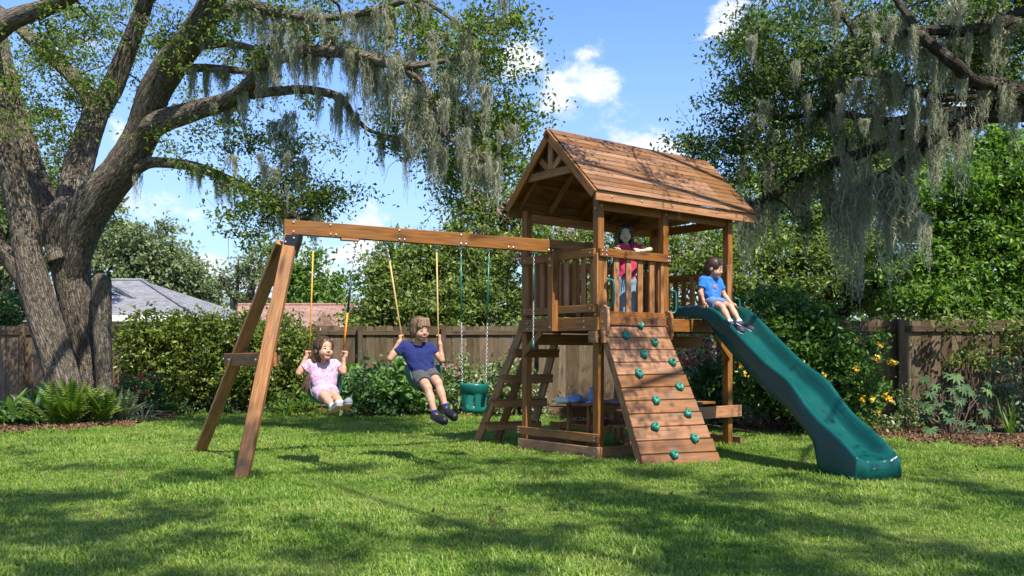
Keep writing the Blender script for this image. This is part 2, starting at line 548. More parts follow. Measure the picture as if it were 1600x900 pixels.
def leaf_mesh(name, C, size, aspect=0.5, mat=None, up=0.0, axis=None, fold=0.12, vlo=0.0, vhi=1.0, val=None, droop=0.0, fine=False):
    """many small folded leaves: C (n,3); size scalar or (n,)"""
    n = len(C)
    a = rng.normal(size=(n, 3)) if axis is None else axis + rng.normal(size=(n, 3)) * .35
    a[:, 2] -= droop
    a /= np.linalg.norm(a, axis=1, keepdims=True) + 1e-9
    nn = rng.normal(size=(n, 3))
    nn += up * np.array([SUN_DIR.x, SUN_DIR.y, SUN_DIR.z]) * 1.15
    nn -= a * (nn * a).sum(1, keepdims=True)
    nn /= np.linalg.norm(nn, axis=1, keepdims=True) + 1e-9
    s = np.cross(a, nn)
    L = (np.full(n, size) if np.isscalar(size) else size) * rng.uniform(.65, 1.3, n)
    L = L[:, None]
    W = L * aspect
    b = C - a * L * .5
    t = C + a * L * .5 - nn * L * .08
    l = C + s * W * .5 + nn * L * fold
    r = C - s * W * .5 + nn * L * fold
    if fine:
        def q(u, w):
            return b + (t - b) * u + s * W * w * .5 + nn * L * fold * abs(w) * .8
        m_ = b + (t - b) * .55 - nn * L * .02
        V = np.stack([b, q(.28, -.9), q(.62, -.85), t, q(.62, .85), q(.28, .9), m_], 1).reshape(-1, 3)
        i = np.arange(n) * 7
        f = np.concatenate([np.stack([i + 6, i + k, i + (k + 1) % 6], 1) for k in range(6)])
        if val is None:
            val = np.clip(rng.beta(2.0, 2.4, n), 0, 1) * (vhi - vlo) + vlo
        return np_mesh(name, V, [f], mat, False, {'v': np.concatenate([val] * 6)})
    V = np.stack([b, r, t, l], 1).reshape(-1, 3)
    i = np.arange(n) * 4
    f = np.concatenate([np.stack([i, i + 1, i + 2], 1), np.stack([i, i + 2, i + 3], 1)])
    if val is None:
        val = np.clip(rng.beta(2.0, 2.4, n), 0, 1) * (vhi - vlo) + vlo
    return np_mesh(name, V, [f], mat, False, {'v': np.concatenate([val, val])})


CHIP = leaf_mat('bark_chip', [(0, (0.06, 0.035, 0.02)), (0.6, (0.17, 0.10, 0.055)), (1, (0.36, 0.24, 0.13))], 0.0, 0.9, spec=0.1)
add('mulch_litter', leaf_mesh('mulch_litter', C, 0.060, 0.32, CHIP, up=2.0), kind='stuff', label='loose bark chips and fallen leaves on the planting bed', cat='litter')
# a few dry leaves on the lawn
cx, cy = rng.uniform(-5, 5, 260), rng.uniform(6, 16, 260)
add('fallen_leaf_litter', leaf_mesh('fallen_leaf_litter', np.stack([cx, cy, rng.uniform(.02, .045, 260)], 1), 0.05, 0.5, CHIP, up=.6, vlo=.2, vhi=.8), kind='stuff', label='scattered dry leaves lying in the lawn grass', cat='litter')


def make_grass():
    m, t = material('grass_blade')
    p = t.n('ShaderNodeNewGeometry').outputs['Position']
    n1 = t.noise(p, 0.55, 3)
    n2 = t.noise(p, 7.0, 3)
    rnd = t.n('ShaderNodeAttribute', attribute_name='v').outputs['Fac']
    f = t.math('ADD', t.math('ADD', t.math('MULTIPLY', n1, .8), t.math('MULTIPLY', n2, .35)), t.math('MULTIPLY', rnd, .45))
    c = t.ramp(f, [(0.38, (0.055, 0.130, 0.020)), (0.62, (0.122, 0.232, 0.030)), (0.85, (0.225, 0.322, 0.050)), (1.0, (0.33, 0.37, 0.12))])
    pr = principled(t, c, 0.5, spec=0.25)
    tr = t.n('ShaderNodeBsdfTranslucent', {'Color': t.mix(1.0, c, (1.15, 1.25, .5), 'MULTIPLY')})
    finish(t, t.n('ShaderNodeMixShader', {0: 0.4, 1: pr.outputs[0], 2: tr.outputs[0]}))
    tufts = []
    for k in range(5):
        V, fq, ft, vals = [], [], [], []
        for b in range(20):
            a, rr = R.uniform(0, 6.283), R.uniform(0, .075)
            base = np.array([math.cos(a) * rr, math.sin(a) * rr, -0.005])
            az = R.uniform(0, 6.283)
            d = np.array([math.cos(az), math.sin(az), 0])
            s = np.array([-d[1], d[0], 0])
            h, w = R.uniform(.016, .044), R.uniform(.0020, .0038)
            lean = R.uniform(.15, 1.25)
            i = len(V)
            for f_, wf in ((0, 1), (.5, .9)):
                c_ = base + d * h * lean * f_ * f_ + np.array([0, 0, h * f_ * (1 - .25 * lean * f_)])
                V += [c_ - s * w * wf, c_ + s * w * wf]
            V.append(base + d * h * lean + np.array([0, 0, h * (1 - .3 * lean)]))
            fq.append((i, i + 1, i + 3, i + 2))
            ft.append((i + 2, i + 3, i + 4))
            vals.append(R.random())
        me = np_mesh('grass_tuft', np.array(V), [np.array(fq), np.array(ft)], m, False, {'v': vals + vals})
        tufts.append(bpy.data.objects.new('grass_tuft', me))
    pts, scl = [], []
    for (Y0, Y1, dens, s) in ((3.6, 7.5, 560, 1.0), (7.5, 11, 400, 1.08), (11, 16, 230, 1.25), (16, 21, 110, 1.5)):
        area_n = int(dens * (Y1 - Y0) * (Y1 + Y0) / 2 * 1.3)
        Y = np.sqrt(rng.uniform(Y0 * Y0, Y1 * Y1, area_n))
        px = rng.uniform(-100, 1700, area_n)
        ok = Y < bed_front(px) + .05
        X = (px - 800) / F * Y
        pts.append(np.stack([X, Y, np.zeros_like(X)], 1)[ok])
        scl.append((s * rng.uniform(.7, 1.35, area_n) * (1 + .28 * np.sin(X * 2.1 + np.sin(Y * 1.7) * 2) + .15 * np.sin(X * 7 + Y * 5)))[ok])
    pts, scl = np.concatenate(pts), np.concatenate(scl)
    me = bpy.data.meshes.new('lawn_grass')
    me.vertices.add(len(pts))
    me.vertices.foreach_set('co', pts.astype(np.float32).ravel())
    at = me.attributes.new('scl', 'FLOAT', 'POINT')
    at.data.foreach_set('value', scl.astype(np.float32))
    at = me.attributes.new('rz', 'FLOAT_VECTOR', 'POINT')
    rot = np.zeros((len(pts), 3), np.float32)
    rot[:, 2] = rng.uniform(0, 6.28, len(pts))
    rot[:, :2] = rng.normal(0, .12, (len(pts), 2))
    at.data.foreach_set('vector', rot.ravel())
    at = me.attributes.new('var', 'INT', 'POINT')
    at.data.foreach_set('value', rng.integers(0, 5, len(pts)).astype(np.int32))
    me.materials.append(m)
    o = add('lawn_grass', me, kind='stuff', label='short green lawn grass covering the yard', cat='grass')
    ng = bpy.data.node_groups.new('grow_grass', 'GeometryNodeTree')
    ng.interface.new_socket('Geometry', in_out='INPUT', socket_type='NodeSocketGeometry')
    ng.interface.new_socket('Geometry', in_out='OUTPUT', socket_type='NodeSocketGeometry')
    t = NT(ng)
    gi, go = t.n('NodeGroupInput'), t.n('NodeGroupOutput')

    def attr(nm, ty):
        a = t.n('GeometryNodeInputNamedAttribute', data_type=ty)
        a.inputs['Name'].default_value = nm
        return a.outputs['Attribute']
    sc, rz, va = attr('scl', 'FLOAT'), attr('rz', 'FLOAT_VECTOR'), attr('var', 'INT')
    rotn = t.n('FunctionNodeEulerToRotation', {0: rz}).outputs[0]
    j = t.n('GeometryNodeJoinGeometry')
    for k, tf in enumerate(tufts):
        oi = t.n('GeometryNodeObjectInfo')
        oi.inputs['Object'].default_value = tf
        cmp_ = t.n('FunctionNodeCompare', data_type='INT', operation='EQUAL')
        t.set(cmp_, 2, va)
        cmp_.inputs[3].default_value = k
        inst = t.n('GeometryNodeInstanceOnPoints', {'Points': gi.outputs[0], 'Selection': cmp_.outputs[0], 'Instance': oi.outputs['Geometry'], 'Rotation': rotn, 'Scale': sc})
        ng.links.new(inst.outputs[0], j.inputs[0])
    ng.links.new(j.outputs[0], go.inputs[0])
    mod = o.modifiers.new('grow', 'NODES')
    mod.node_group = ng


make_grass()


# ---------------------------------------------------------------- fences
def fence(p0, p1, height, label, posts, pw=0.14, gap=0.003, skirt=True):
    p0, p1 = Vector(p0), Vector(p1)
    L = (p1 - p0).length
    d = (p1 - p0).normalized()
    nrm = Vector((d.y, -d.x, 0))
    if nrm.y > 0:
        nrm = -nrm
    root = thing('wooden_fence', label, 'fence', p0)
    n = int(L / (pw + gap))
    bm = bmesh.new()
    hw, e = pw / 2, .022
    prof = [(-hw, 0), (hw, 0), (hw, height - e), (hw - e, height), (-hw + e, height), (-hw, height - e)]
    f0 = [bm.verts.new((x, -.009, z)) for x, z in prof]
    f1 = [bm.verts.new((x, .009, z)) for x, z in prof]
    bm.faces.new(f0)
    bm.faces.new(f1[::-1])
    for i in range(6):
        bm.faces.new((f0[i], f1[i], f1[(i + 1) % 6], f0[(i + 1) % 6]))
    bmesh.ops.recalc_face_normals(bm, faces=bm.faces)
    # stand the grain upright: the mesh runs along its own x axis
    bm.transform(Matrix.Rotation(math.radians(90), 4, 'Y') @ Matrix.Diagonal((1, 1, 1, 1)))
    me = bpy.data.meshes.new('picket')
    bm.to_mesh(me)
    bm.free()
    me.materials.append(FENCE_WOOD)
    base = Matrix((d, -nrm, Vector((0, 0, 1)))).transposed().to_4x4() @ Matrix.Rotation(math.radians(-90), 4, 'Y')
    for i in range(n):
        M = Matrix.Translation(p0 + d * (i + .5) * (pw + gap) + nrm * R.uniform(-.004, .004) + Vector((0, 0, .03 + R.uniform(-.012, .008)))) @ base @ Matrix.Rotation(R.uniform(-.006, .006), 4, 'Y')
        add('picket', me, root, M)
    zz = Vector((0, 0, 1))
    board('top_rail', p0 + nrm * .029 + zz * (height - .115), p1 + nrm * .029 + zz * (height - .115), .10, .036, root, FENCE_WOOD)
    if skirt:
        board('kick_board', p0 + nrm * .029 + zz * .16, p1 + nrm * .029 + zz * .16, .15, .032, root, FENCE_WOOD)
    for s in posts:
        b = p0 + d * s + nrm * .096
        board('post', b, b + zz * (height + .045), .095, .095, root, FENCE_WOOD, up=nrm)
    return root


fence((-15.0, 18.9, 0), (4.4, 19.2, 0), 1.78, 'long weathered plank fence at the back of the lawn behind the swings and hedge',
      [15 + (x - 800) / F * 19 for x in (40, 215, 300, 430, 563, 693, 845, 1000)])
fence((4.4, 19.0, 0), (5.1, 14.85, 0), 1.76, 'short plank fence return hidden behind the yellow flowering shrub', [2.0, 4.0])
fence((5.15, 14.75, 0), (13.0, 14.45, 0), 1.75, 'sunlit plank fence behind the slide with leafy plants before it', [.2, 1.27, 3.3, 5.4, 7.4], pw=.158, gap=.006)


# ---------------------------------------------------------------- neighbours' houses
def roof_mat(name, a, b):
    m, t = material(name)
    g = t.n('ShaderNodeTexCoord').outputs['Object']
    br = t.n('ShaderNodeTexBrick', {'Vector': t.n('ShaderNodeCombineXYZ', {0: t.vmath('DOT_PRODUCT', g, (1, .6, 0)), 1: t.vmath('DOT_PRODUCT', g, (0, 0, 2.2))}).outputs[0], 'Color1': (.34, .34, .34), 'Color2': (.70, .70, .70), 'Mortar': (.12, .12, .12), 'Scale': 2.4, 'Mortar Size': .02, 'Row Height': .25, 'Brick Width': .45})
    n = t.noise(g, 1.4, 5)
    c = t.ramp(t.math('ADD', t.math('MULTIPLY', br.outputs[0], .6), t.math('MULTIPLY', n, .45)), [(0.22, a), (0.72, b)])
    finish(t, principled(t, c, 0.9, br.outputs[0], .5, .03, .15))
    return m


GREY_ROOF = roof_mat('grey_shingle', (0.07, 0.07, 0.075), (0.25, 0.25, 0.26))
RED_ROOF = roof_mat('red_shingle', (0.13, 0.070, 0.055), (0.36, 0.215, 0.17))
CREAM = plain('cream_render', (0.62, 0.55, 0.42), 0.9, .2, .1, 3)
WHITE = plain('white_paint', (0.78, 0.77, 0.74), 0.6, .3, .06, 5)
DARKG = plain('dark_window_glass', (0.02, 0.025, 0.03), 0.08, .6)
STONE = plain('chimney_stone', (0.34, 0.31, 0.28), .9, .2, .3, 6, .4)


def hip_house(label, x0, x1, y0, y1, wall, rise, ridge0, ridge1, rmat, over=.5, windows=()):
    root = thing('house', label, 'house', ((x0 + x1) / 2, y0, 0))
    mb = MB()
    for a, b in (((x0, y0), (x1, y0)), ((x1, y0), (x1, y1)), ((x1, y1), (x0, y1)), ((x0, y1), (x0, y0))):
        mb.box((a[0], a[1], wall / 2), (b[0], b[1], wall / 2), wall, .2)
    wadd('wall', mb.mesh('wall', CREAM), root)
    X0, X1, Y0, Y1 = x0 - over, x1 + over, y0 - over, y1 + over
    ym = (Y0 + Y1) / 2
    mb = MB()
    e, th = wall, .14
    top = [(X0, Y0, e), (X1, Y0, e), (X1, Y1, e), (X0, Y1, e), (ridge0, ym, e + rise), (ridge1, ym, e + rise)]
    bot = [(x, y, z - th) for x, y, z in top]
    mb.poly(top + bot, [(0, 1, 5, 4), (1, 2, 5), (2, 3, 4, 5), (3, 0, 4), (7, 6, 10, 11), (8, 7, 11), (9, 8, 11, 10), (6, 9, 10),
                        (0, 6, 7, 1), (1, 7, 8, 2), (2, 8, 9, 3), (3, 9, 6, 0)])
    rf = wadd('roof', mb.mesh('roof', rmat), root)
    mb = MB()
    mb.box((X0, Y0 - .03, e - .08), (X1, Y0 - .03, e - .08), .20, .05)
    mb.box((X1 + .03, Y0, e - .08), (X1 + .03, Y1, e - .08), .20, .05)
    wadd('fascia', mb.mesh('fascia', WHITE), rf)
    mb = MB()
    mb.tube([(ridge0, ym, e + rise + .02), (ridge1, ym, e + rise + .02)], .07, 6)
    mb.tube([(ridge1, ym, e + rise + .02), (X1, Y0, e + .03)], .07, 6)
    wadd('ridge_cap', mb.mesh('ridge_cap', rmat), rf)
    for (wx, ww) in windows:
        mb = MB()
        mb.box((wx - ww / 2, y0 - .13, 1.6), (wx + ww / 2, y0 - .13, 1.6), 1.2, .06)
        w = wadd('window', mb.mesh('window', WHITE), root)
        mb = MB()
        mb.box((wx - ww / 2 + .08, y0 - .17, 1.6), (wx + ww / 2 - .08, y0 - .17, 1.6), 1.04, .03)
        wadd('pane', mb.mesh('pane', DARKG), w)
    return root


def at(px, Y):
    return (px - 800) / F * Y


h1 = hip_house('grey shingled hip roof house with cream walls behind the oak and the hedge', at(-330, 30), at(290, 30), 30, 40, 2.45, 1.62, at(-200, 35), at(222, 35), GREY_ROOF, .55, [(at(40, 30), 1.4), (at(215, 30), 1.3)])
mb = MB()
mb.poly([P(172, 458, 32.5), P(190, 462, 32.4), P(214, 468, 32.0), P(176, 452, 33.2)], [(0, 1, 2, 3)])
mb.box(P(176, 447, 33.1), P(210, 467, 31.9), .12, .12)
wadd('roof_vent', mb.mesh('roof_vent', GREY_ROOF), h1)
h2 = hip_house('house with a faded red shingle roof beyond the hedge and the fence', at(395, 32), at(545, 32), 32, 40, 2.15, 1.0, at(372, 36), at(553, 36), RED_ROOF, .5, [(at(470, 32), 1.3)])
mb = MB()
a, b, c = P(488, 509, 31.4), P(522, 509, 31.4), P(505, 487, 31.4)
mb.poly([a, b, c, a + Vector((0, 2.2, 0)), b + Vector((0, 2.2, 0)), c + Vector((0, 2.6, 0))], [(0, 1, 2), (0, 2, 5, 3), (1, 4, 5, 2), (3, 5, 4)])
wadd('gable', mb.mesh('gable', RED_ROOF), h2)
h3 = hip_house('small grey roofed house with a stone chimney seen between the two larger roofs', at(322, 44), at(398, 44), 44, 50, 2.3, 1.1, at(352, 47), at(372, 47), GREY_ROOF, .5)
mb = MB()
mb.box((at(369, 43.2), 43.4, 2.0), (at(369, 43.2), 43.4, 4.05), .6, .5, up=(1, 0, 0))
mb.box((at(369, 43.2), 43.4, 4.05), (at(369, 43.2), 43.4, 4.17), .72, .62, up=(1, 0, 0))
wadd('chimney', mb.mesh('chimney', STONE), h3)


# ---------------------------------------------------------------- trees
def limb_mesh(name, pts, rad, mat, n=14, seg=5, lump=0.06, flare=0.0, furrow=0.0):
    """tapered limb along pts; carries a seamless 'bark' coordinate"""
    A = smoothpath([(*p, r) for p, r in zip(pts, rad)], seg)
    p, r = A[:, :3], A[:, 3]
    m = len(p)
    d = np.gradient(p, axis=0)
    d /= np.linalg.norm(d, axis=1, keepdims=True)
    x = np.cross(d[0], (0.3, 0.9, 0.1))
    x /= np.linalg.norm(x)
    s = np.concatenate([[0], np.cumsum(np.linalg.norm(np.diff(p, axis=0), axis=1))])
    th = np.linspace(0, 2 * np.pi, n, endpoint=False)
    V, B = [], []
    ph = R.uniform(0, 50)
    for i in range(m):
        x = x - d[i] * x.dot(d[i])
        x /= np.linalg.norm(x)
        y = np.cross(d[i], x)
        rr = r[i] * (1 + lump * (np.sin(2 * th + s[i] * 1.3 + ph) * .6 + np.sin(3 * th - s[i] * 2.1 + ph * 2) * .5 + np.sin(5 * th + s[i] * 3.7 + ph) * .25))
        if flare:
            rr = rr * (1 + flare * math.exp(-s[i] / .35) * (1 + .5 * np.sin(5 * th + ph)))
        if furrow:
            rr = rr * (1 + furrow * np.sin(th * 13 + 2.2 * np.sin(s[i] * 5 + ph)) + furrow * .8 * np.sin(th * 21 - 3 * np.sin(s[i] * 8)))
        V.append(p[i] + np.outer(np.cos(th) * rr, x) + np.outer(np.sin(th) * rr, y))
        B.append(np.stack([np.cos(th) * r[i] * 1.6, np.sin(th) * r[i] * 1.6, np.full(n, s[i] + ph)], 1))
    V, B = np.concatenate(V), np.concatenate(B)
    i = np.arange(m - 1)[:, None] * n
    k = np.arange(n)[None, :]
    k2 = (k + 1) % n
    quads = np.stack([i + k, i + k2, i + n + k2, i + n + k], 2).reshape(-1, 4)
    fl = [quads, np.arange(n)[None, ::-1], (np.arange(n) + (m - 1) * n)[None, :]]
    return np_mesh(name, V, fl, mat, True, None, {'bark': B}), p, r


class TwigMesh:
    def __init__(self):
        self.V, self.Fq, self.B, self.n = [], [], [], 0

    def twig(self, a, b, r0, r1, sag=0.0, seg=4):
        a, b = np.asarray(a, float), np.asarray(b, float)
        L = np.linalg.norm(b - a)
        if L < 1e-3:
            return
        d = (b - a) / L
        x = np.cross(d, (.2, .3, .93))
        x /= np.linalg.norm(x) + 1e-9
        y = np.cross(d, x)
        j = rng.normal(0, .06 * L, (seg + 1, 3))
        j[0] = j[-1] = 0
        for i in range(seg + 1):
            t = i / seg
            c = a + (b - a) * t + j[i] + np.array([0, 0, sag * L * 4 * t * (1 - t)])
            r = r0 + (r1 - r0) * t
            for k in range(4):
                an = k * 1.5708
                self.V.append(c + (x * math.cos(an) + y * math.sin(an)) * r)
                self.B.append((math.cos(an) * r, math.sin(an) * r, t * L))
            if i < seg:
                q = self.n + i * 4
                for k in range(4):
                    self.Fq.append((q + k, q + (k + 1) % 4, q + 4 + (k + 1) % 4, q + 4 + k))
        self.n += (seg + 1) * 4

    def mesh(self, mat):
        return np_mesh('twigs', np.array(self.V), [np.array(self.Fq)], mat, True, None, {'bark': np.array(self.B)})


def clump_leaves(cs, per, rad, flat=0.65):
    cs = np.asarray(cs)
    n = len(cs)
    r = rad * rng.uniform(.6, 1.3, n)
    # each clump is a few leafy sprays, so its edge stays ragged
    sp = rng.normal(size=(n, 7, 3)) * .55
    k = rng.integers(0, 7, (n, per))
    base = sp[np.arange(n)[:, None], k]
    off = base * rng.uniform(.25, 1.25, (n, per, 1)) + rng.normal(size=(n, per, 3)) * .24
    off[..., 2] *= flat
    off *= r[:, None, None]
    return (cs[:, None, :] + off).reshape(-1, 3)


def ell(px, py, rx, ry, Y0, Y1, n):
    out = []
    while len(out) < n:
        a, b = rng.uniform(-1, 1, 2)
        if a * a + b * b < 1:
            out.append(tuple(P(px + a * rx, py + b * ry, rng.uniform(Y0, Y1))))
    return out


def grow(root, clumps, samples, leafmat, per, rad, size, barkmat, maxd=1.5, twig_r=0.018, aspect=.5, droop=.15, crown='crown'):
    """leaf clumps, each tied to the nearest limb by a twig"""
    clumps = np.array(clumps)
    tw = TwigMesh()
    SP = np.concatenate([s[0] for s in samples])
    SR = np.concatenate([s[1] for s in samples])
    order = np.argsort([np.min(np.linalg.norm(SP - c, axis=1)) for c in clumps])
    nodes, rads = SP.copy(), SR.copy()
    for i in order:
        c = clumps[i]
        dist = np.linalg.norm(nodes - c, axis=1) + np.maximum(0, nodes[:, 2] - c[2]) * .3
        j = int(np.argmin(dist))
        if dist[j] < maxd:
            r0 = min(max(rads[j] * .55, .006), twig_r * (1 + dist[j] * .4))
            tw.twig(nodes[j], c, r0, max(r0 * .4, .004), .05)
            nodes = np.concatenate([nodes, c[None], (c * .5 + nodes[j] * .5)[None]])
            rads = np.concatenate([rads, [r0 * .5, r0 * .7]])
        for q in range(3):
            tw.twig(c, c + rng.normal(size=3) * rad * .7, .005, .002, 0, 2)
    if tw.n:
        wadd('twigs', tw.mesh(barkmat), root, kind='stuff')
    C = clump_leaves(clumps, per, rad)
    wadd(crown, leaf_mesh(crown, C, size, aspect, leafmat, up=.8, droop=droop), root, kind='stuff')


# Spanish moss: a dozen hanging beards, shared by every clump
def moss_mesh(k):
    V, T, vals = [], [], []
    ns = R.randint(56, 74)
    lobes = [(R.uniform(-.5, .5), R.uniform(-.5, .5), R.uniform(.45, 1.0)) for _ in range(4)]
    for s in range(ns):
        lx, ly, lL = R.choice(lobes)
        x, y = lx + R.gauss(0, .16), ly + R.gauss(0, .16)
        L = lL * (R.uniform(.3, 1.0) if s > 5 else R.uniform(.85, 1.05))
        z0 = R.uniform(-.02, .10)
        seg = 11
        w = R.uniform(.016, .044)
        ang = R.uniform(0, 3.14)
        sx, sy = math.cos(ang), math.sin(ang)
        f1, f2, f3 = R.uniform(0, 6), R.uniform(0, 6), R.uniform(0, 6)
        val = min(max(R.gauss(.5, .24), 0), 1)
        i0 = len(V)

        def cen(t):
            pull = 1 - .55 * t
            return (x * pull + lx * (1 - pull) * .6 + .13 * math.sin(f1 + t * 8) + .07 * math.sin(f2 + t * 21),
                    y * pull + ly * (1 - pull) * .6 + .13 * math.sin(f2 + t * 7) + .07 * math.sin(f3 + t * 19), z0 - t * L)
        for i in range(seg + 1):
            t = i / seg
            cx, cy, z = cen(t)
            ww = w * (1 - .85 * t) * R.uniform(.35, 1.7)
            V.append((cx - sx * ww, cy - sy * ww, z))
            V.append((cx + sx * ww, cy + sy * ww, z + R.uniform(-.01, .01)))
            if i < seg:
                q = i0 + 2 * i
                T += [(q, q + 1, q + 3), (q, q + 3, q + 2)]
                vals += [val, val]
        for i in range(24):                 # curled side wisps
            t = R.random() ** .8
            cx, cy, z = cen(t)
            q = len(V)
            an = R.uniform(0, 6.28)
            l = R.uniform(.06, .26) * (1 - .55 * t)
            dz = R.uniform(-.015, .05)
            V += [(cx, cy, z), (cx + .016 * math.sin(an), cy - .016 * math.cos(an), z - .007), (cx + math.cos(an) * l, cy + math.sin(an) * l, z - dz)]
            T.append((q, q + 1, q + 2))
            vals.append(min(1, val + .1))
    return np_mesh('moss_clump', np.array(V), [np.array(T)], MOSS, False, {'v': vals})


MOSS_MESH = [moss_mesh(k) for k in range(12)]


def moss(root, p, w, L):
    s = Matrix.Diagonal((w, w, L, 1))
    add('moss_clump', R.choice(MOSS_MESH), root, Matrix.Translation(Vector(p)) @ Matrix.Rotation(R.uniform(0, 6.28), 4, 'Z') @ s)


def limb(root, pts, mat=None, name='limb', **kw):
    """pts: (px, py, width_px, Y)"""
    W = [P(x, y, Y) for x, y, w, Y in pts]
    rad = [w / 2 / F * Y for x, y, w, Y in pts]
    me, p, r = limb_mesh(name, W, rad, mat, **kw)
    wadd(name, me, root)
    return p, r


def keep_lit(cs):
    """gaps in the crowns where the photograph shows sun on the children, hedge and garden"""
    out = []
    for c in cs:
        t1_, t3_ = (c[2] - 1.2) / SUN_DIR.z, (c[2] - 2.6) / SUN_DIR.z
        x, y = c[0] - SUN_DIR.x * t1_, c[1] - SUN_DIR.y * t1_
        x3, y3 = c[0] - SUN_DIR.x * t3_, c[1] - SUN_DIR.y * t3_
        lit = math.hypot(x + 2.05, y - 9.6) < .8 or math.hypot(x + .95, y - 9.8) < .8 or math.hypot(x3 - 2.5, y3 - 11) < .7 or math.hypot(x + 2.7, y - 9.2) < .6
        ts_ = max(0, min(1, ((x3 - 2.4) * 1.1 + (y3 - 11.5) * -2.9) / (1.1 ** 2 + 2.9 ** 2)))
        lit = lit or (math.hypot(x3 - 2.4 - 1.1 * ts_, y3 - 11.5 + 2.9 * ts_) < .85 and R.random() < .95)
        lit = lit or (-8.8 < x < 0.6 and 16.0 < y < 18.8 and R.random() < .88) or (-4 < x3 < 3 and 18.5 < y3 < 23 and R.random() < .8)
        if not lit:
            out.append(c)
    return out


# --- the big live oak on the left
oak = thing('oak_tree', 'huge live oak with several thick trunks and hanging grey moss at the left edge', 'tree', (at(110, 15.6), 15.6, 0))
sm = []
tk = dict(n=44, seg=14, lump=.05, furrow=.022)
sm.append(limb(oak, [(108, 668, 54, 15.2), (100, 600, 48, 15.2), (66, 489, 50, 15.2), (45, 404, 45, 15.1), (36, 340, 41, 15.1), (17, 262, 38, 15.0), (-2, 180, 38, 14.9), (-18, 80, 34, 14.8), (-40, -60, 28, 14.6)], BARK, 'trunk', flare=.12, **tk))
sm.append(limb(oak, [(144, 668, 40, 15.9), (139, 595, 32, 15.9), (131, 540, 37, 15.9), (121, 489, 46, 15.9), (108, 404, 60, 15.8), (105, 365, 66, 15.7), (108, 338, 62, 15.6), (113, 315, 40, 15.7)], BARK, 'trunk', flare=.10, **tk))
sm.append(limb(oak, [(166, 668, 25, 15.6), (163, 595, 24, 15.7), (159, 489, 30, 15.7), (159, 445, 28, 15.7), (160, 434, 25, 15.7), (161, 430, 16, 15.7), (162, 428, 2, 15.7)], BARK, 'trunk', flare=.1, **tk))
sm.append(limb(oak, [(100, 410, 46, 15.6), (84, 355, 38, 15.7), (66, 300, 31, 15.8), (48, 240, 27, 15.9), (24, 165, 26, 16.0), (8, 100, 24, 16.2), (-8, 20, 20, 16.4), (-30, -80, 16, 16.6)], BARK, **tk))
sm.append(limb(oak, [(110, 360, 50, 15.7), (112, 305, 43, 15.8), (122, 262, 42, 16.0), (140, 205, 39, 16.2), (153, 170, 37, 16.3)], BARK, **tk))
sm.append(limb(oak, [(152, 175, 34, 16.3), (176, 135, 31, 16.3), (194, 90, 28, 16.2), (212, 45, 26, 16.1), (228, 0, 24, 16.0), (250, -70, 20, 16.0), (290, -150, 12, 16)], BARK, **tk))
sm.append(limb(oak, [(150, 178, 26, 16.3), (132, 142, 24, 16.5), (100, 105, 23, 16.8), (66, 76, 22, 17), (30, 42, 20, 17.2), (-10, 10, 16, 17.4)], BARK, **tk))
sm.append(limb(oak, [(106, 470, 22, 15.8), (112, 425, 44, 15.75), (127, 358, 60, 15.55), (154, 308, 60, 15.3), (191, 262, 54, 15.1), (222, 208, 50, 14.9), (240, 150, 46, 14.6), (270, 98, 47, 14.3), (305, 50, 43, 13.9), (332, 2, 38, 13.6), (365, -70, 28, 13.2), (420, -140, 16, 13)], BARK, **tk))
lk = dict(n=20, seg=8, lump=.09, furrow=.012)
sm.append(limb(oak, [(228, 200, 40, 14.8), (258, 188, 34, 14.5), (312, 171, 30, 14.1), (366, 152, 27, 13.6), (402, 121, 25, 13.2), (424, 95, 23, 12.9), (478, 80, 19, 12.5), (553, 84, 16, 12.1), (622, 103, 12, 11.8), (690, 96, 8, 11.6), (748, 80, 5, 11.5)], BARK, **lk))
sm.append(limb(oak, [(372, 148, 20, 13.6), (400, 145, 17, 13.4), (440, 142, 15, 13.1), (478, 140, 14, 12.9), (530, 152, 13, 12.7), (553, 182, 10, 12.6), (580, 205, 6, 12.6), (625, 215, 4, 12.5)], BARK, **lk))
sm.append(limb(oak, [(214, 262, 20, 15.0), (240, 254, 16, 14.8), (300, 259, 15, 14.4), (352, 279, 14, 14.1), (403, 304, 13, 13.7), (436, 326, 12, 13.4), (470, 340, 8, 13.2), (505, 338, 5, 13.1)], BARK, **lk))
sm.append(limb(oak, [(252, 120, 18, 14.5), (300, 107, 13, 14.3), (350, 108, 12, 14.1), (392, 113, 9, 14.0), (440, 118, 6, 14)], BARK, **lk))
sm.append(limb(oak, [(290, 70, 16, 14.1), (322, 70, 13, 14.0), (360, 68, 12, 13.8), (410, 76, 8, 13.6), (470, 60, 5, 13.5)], BARK, **lk))
sm.append(limb(oak, [(310, 44, 24, 13.9), (345, 22, 20, 13.5), (385, 8, 18, 13.1), (430, 18, 16, 12.7), (500, 28, 12, 12.3), (570, 20, 10, 12.0), (650, 0, 8, 11.7), (704, 28, 6, 11.5), (745, 58, 4, 11.4)], BARK, **lk))
sm.append(limb(oak, [(620, 104, 10, 11.8), (660, 130, 9, 11.7), (690, 200, 8, 11.6), (716, 226, 6, 11.5), (748, 240, 5, 11.5), (774, 268, 3, 11.5)], BARK, **lk))
sm.append(limb(oak, [(-28, 60, 40, 14.9), (-5, 45, 36, 14.6), (25, 28, 30, 14.4), (60, 16, 27, 14.2), (98, 0, 24, 14.0), (150, -28, 18, 13.8), (240, -60, 12, 13.5)], BARK, **lk))
sm.append(limb(oak, [(58, 456, 34, 15.2), (34, 428, 30, 15.1), (10, 398, 28, 15.0), (-25, 372, 24, 14.8), (-80, 340, 16, 14.5)], BARK, **lk))
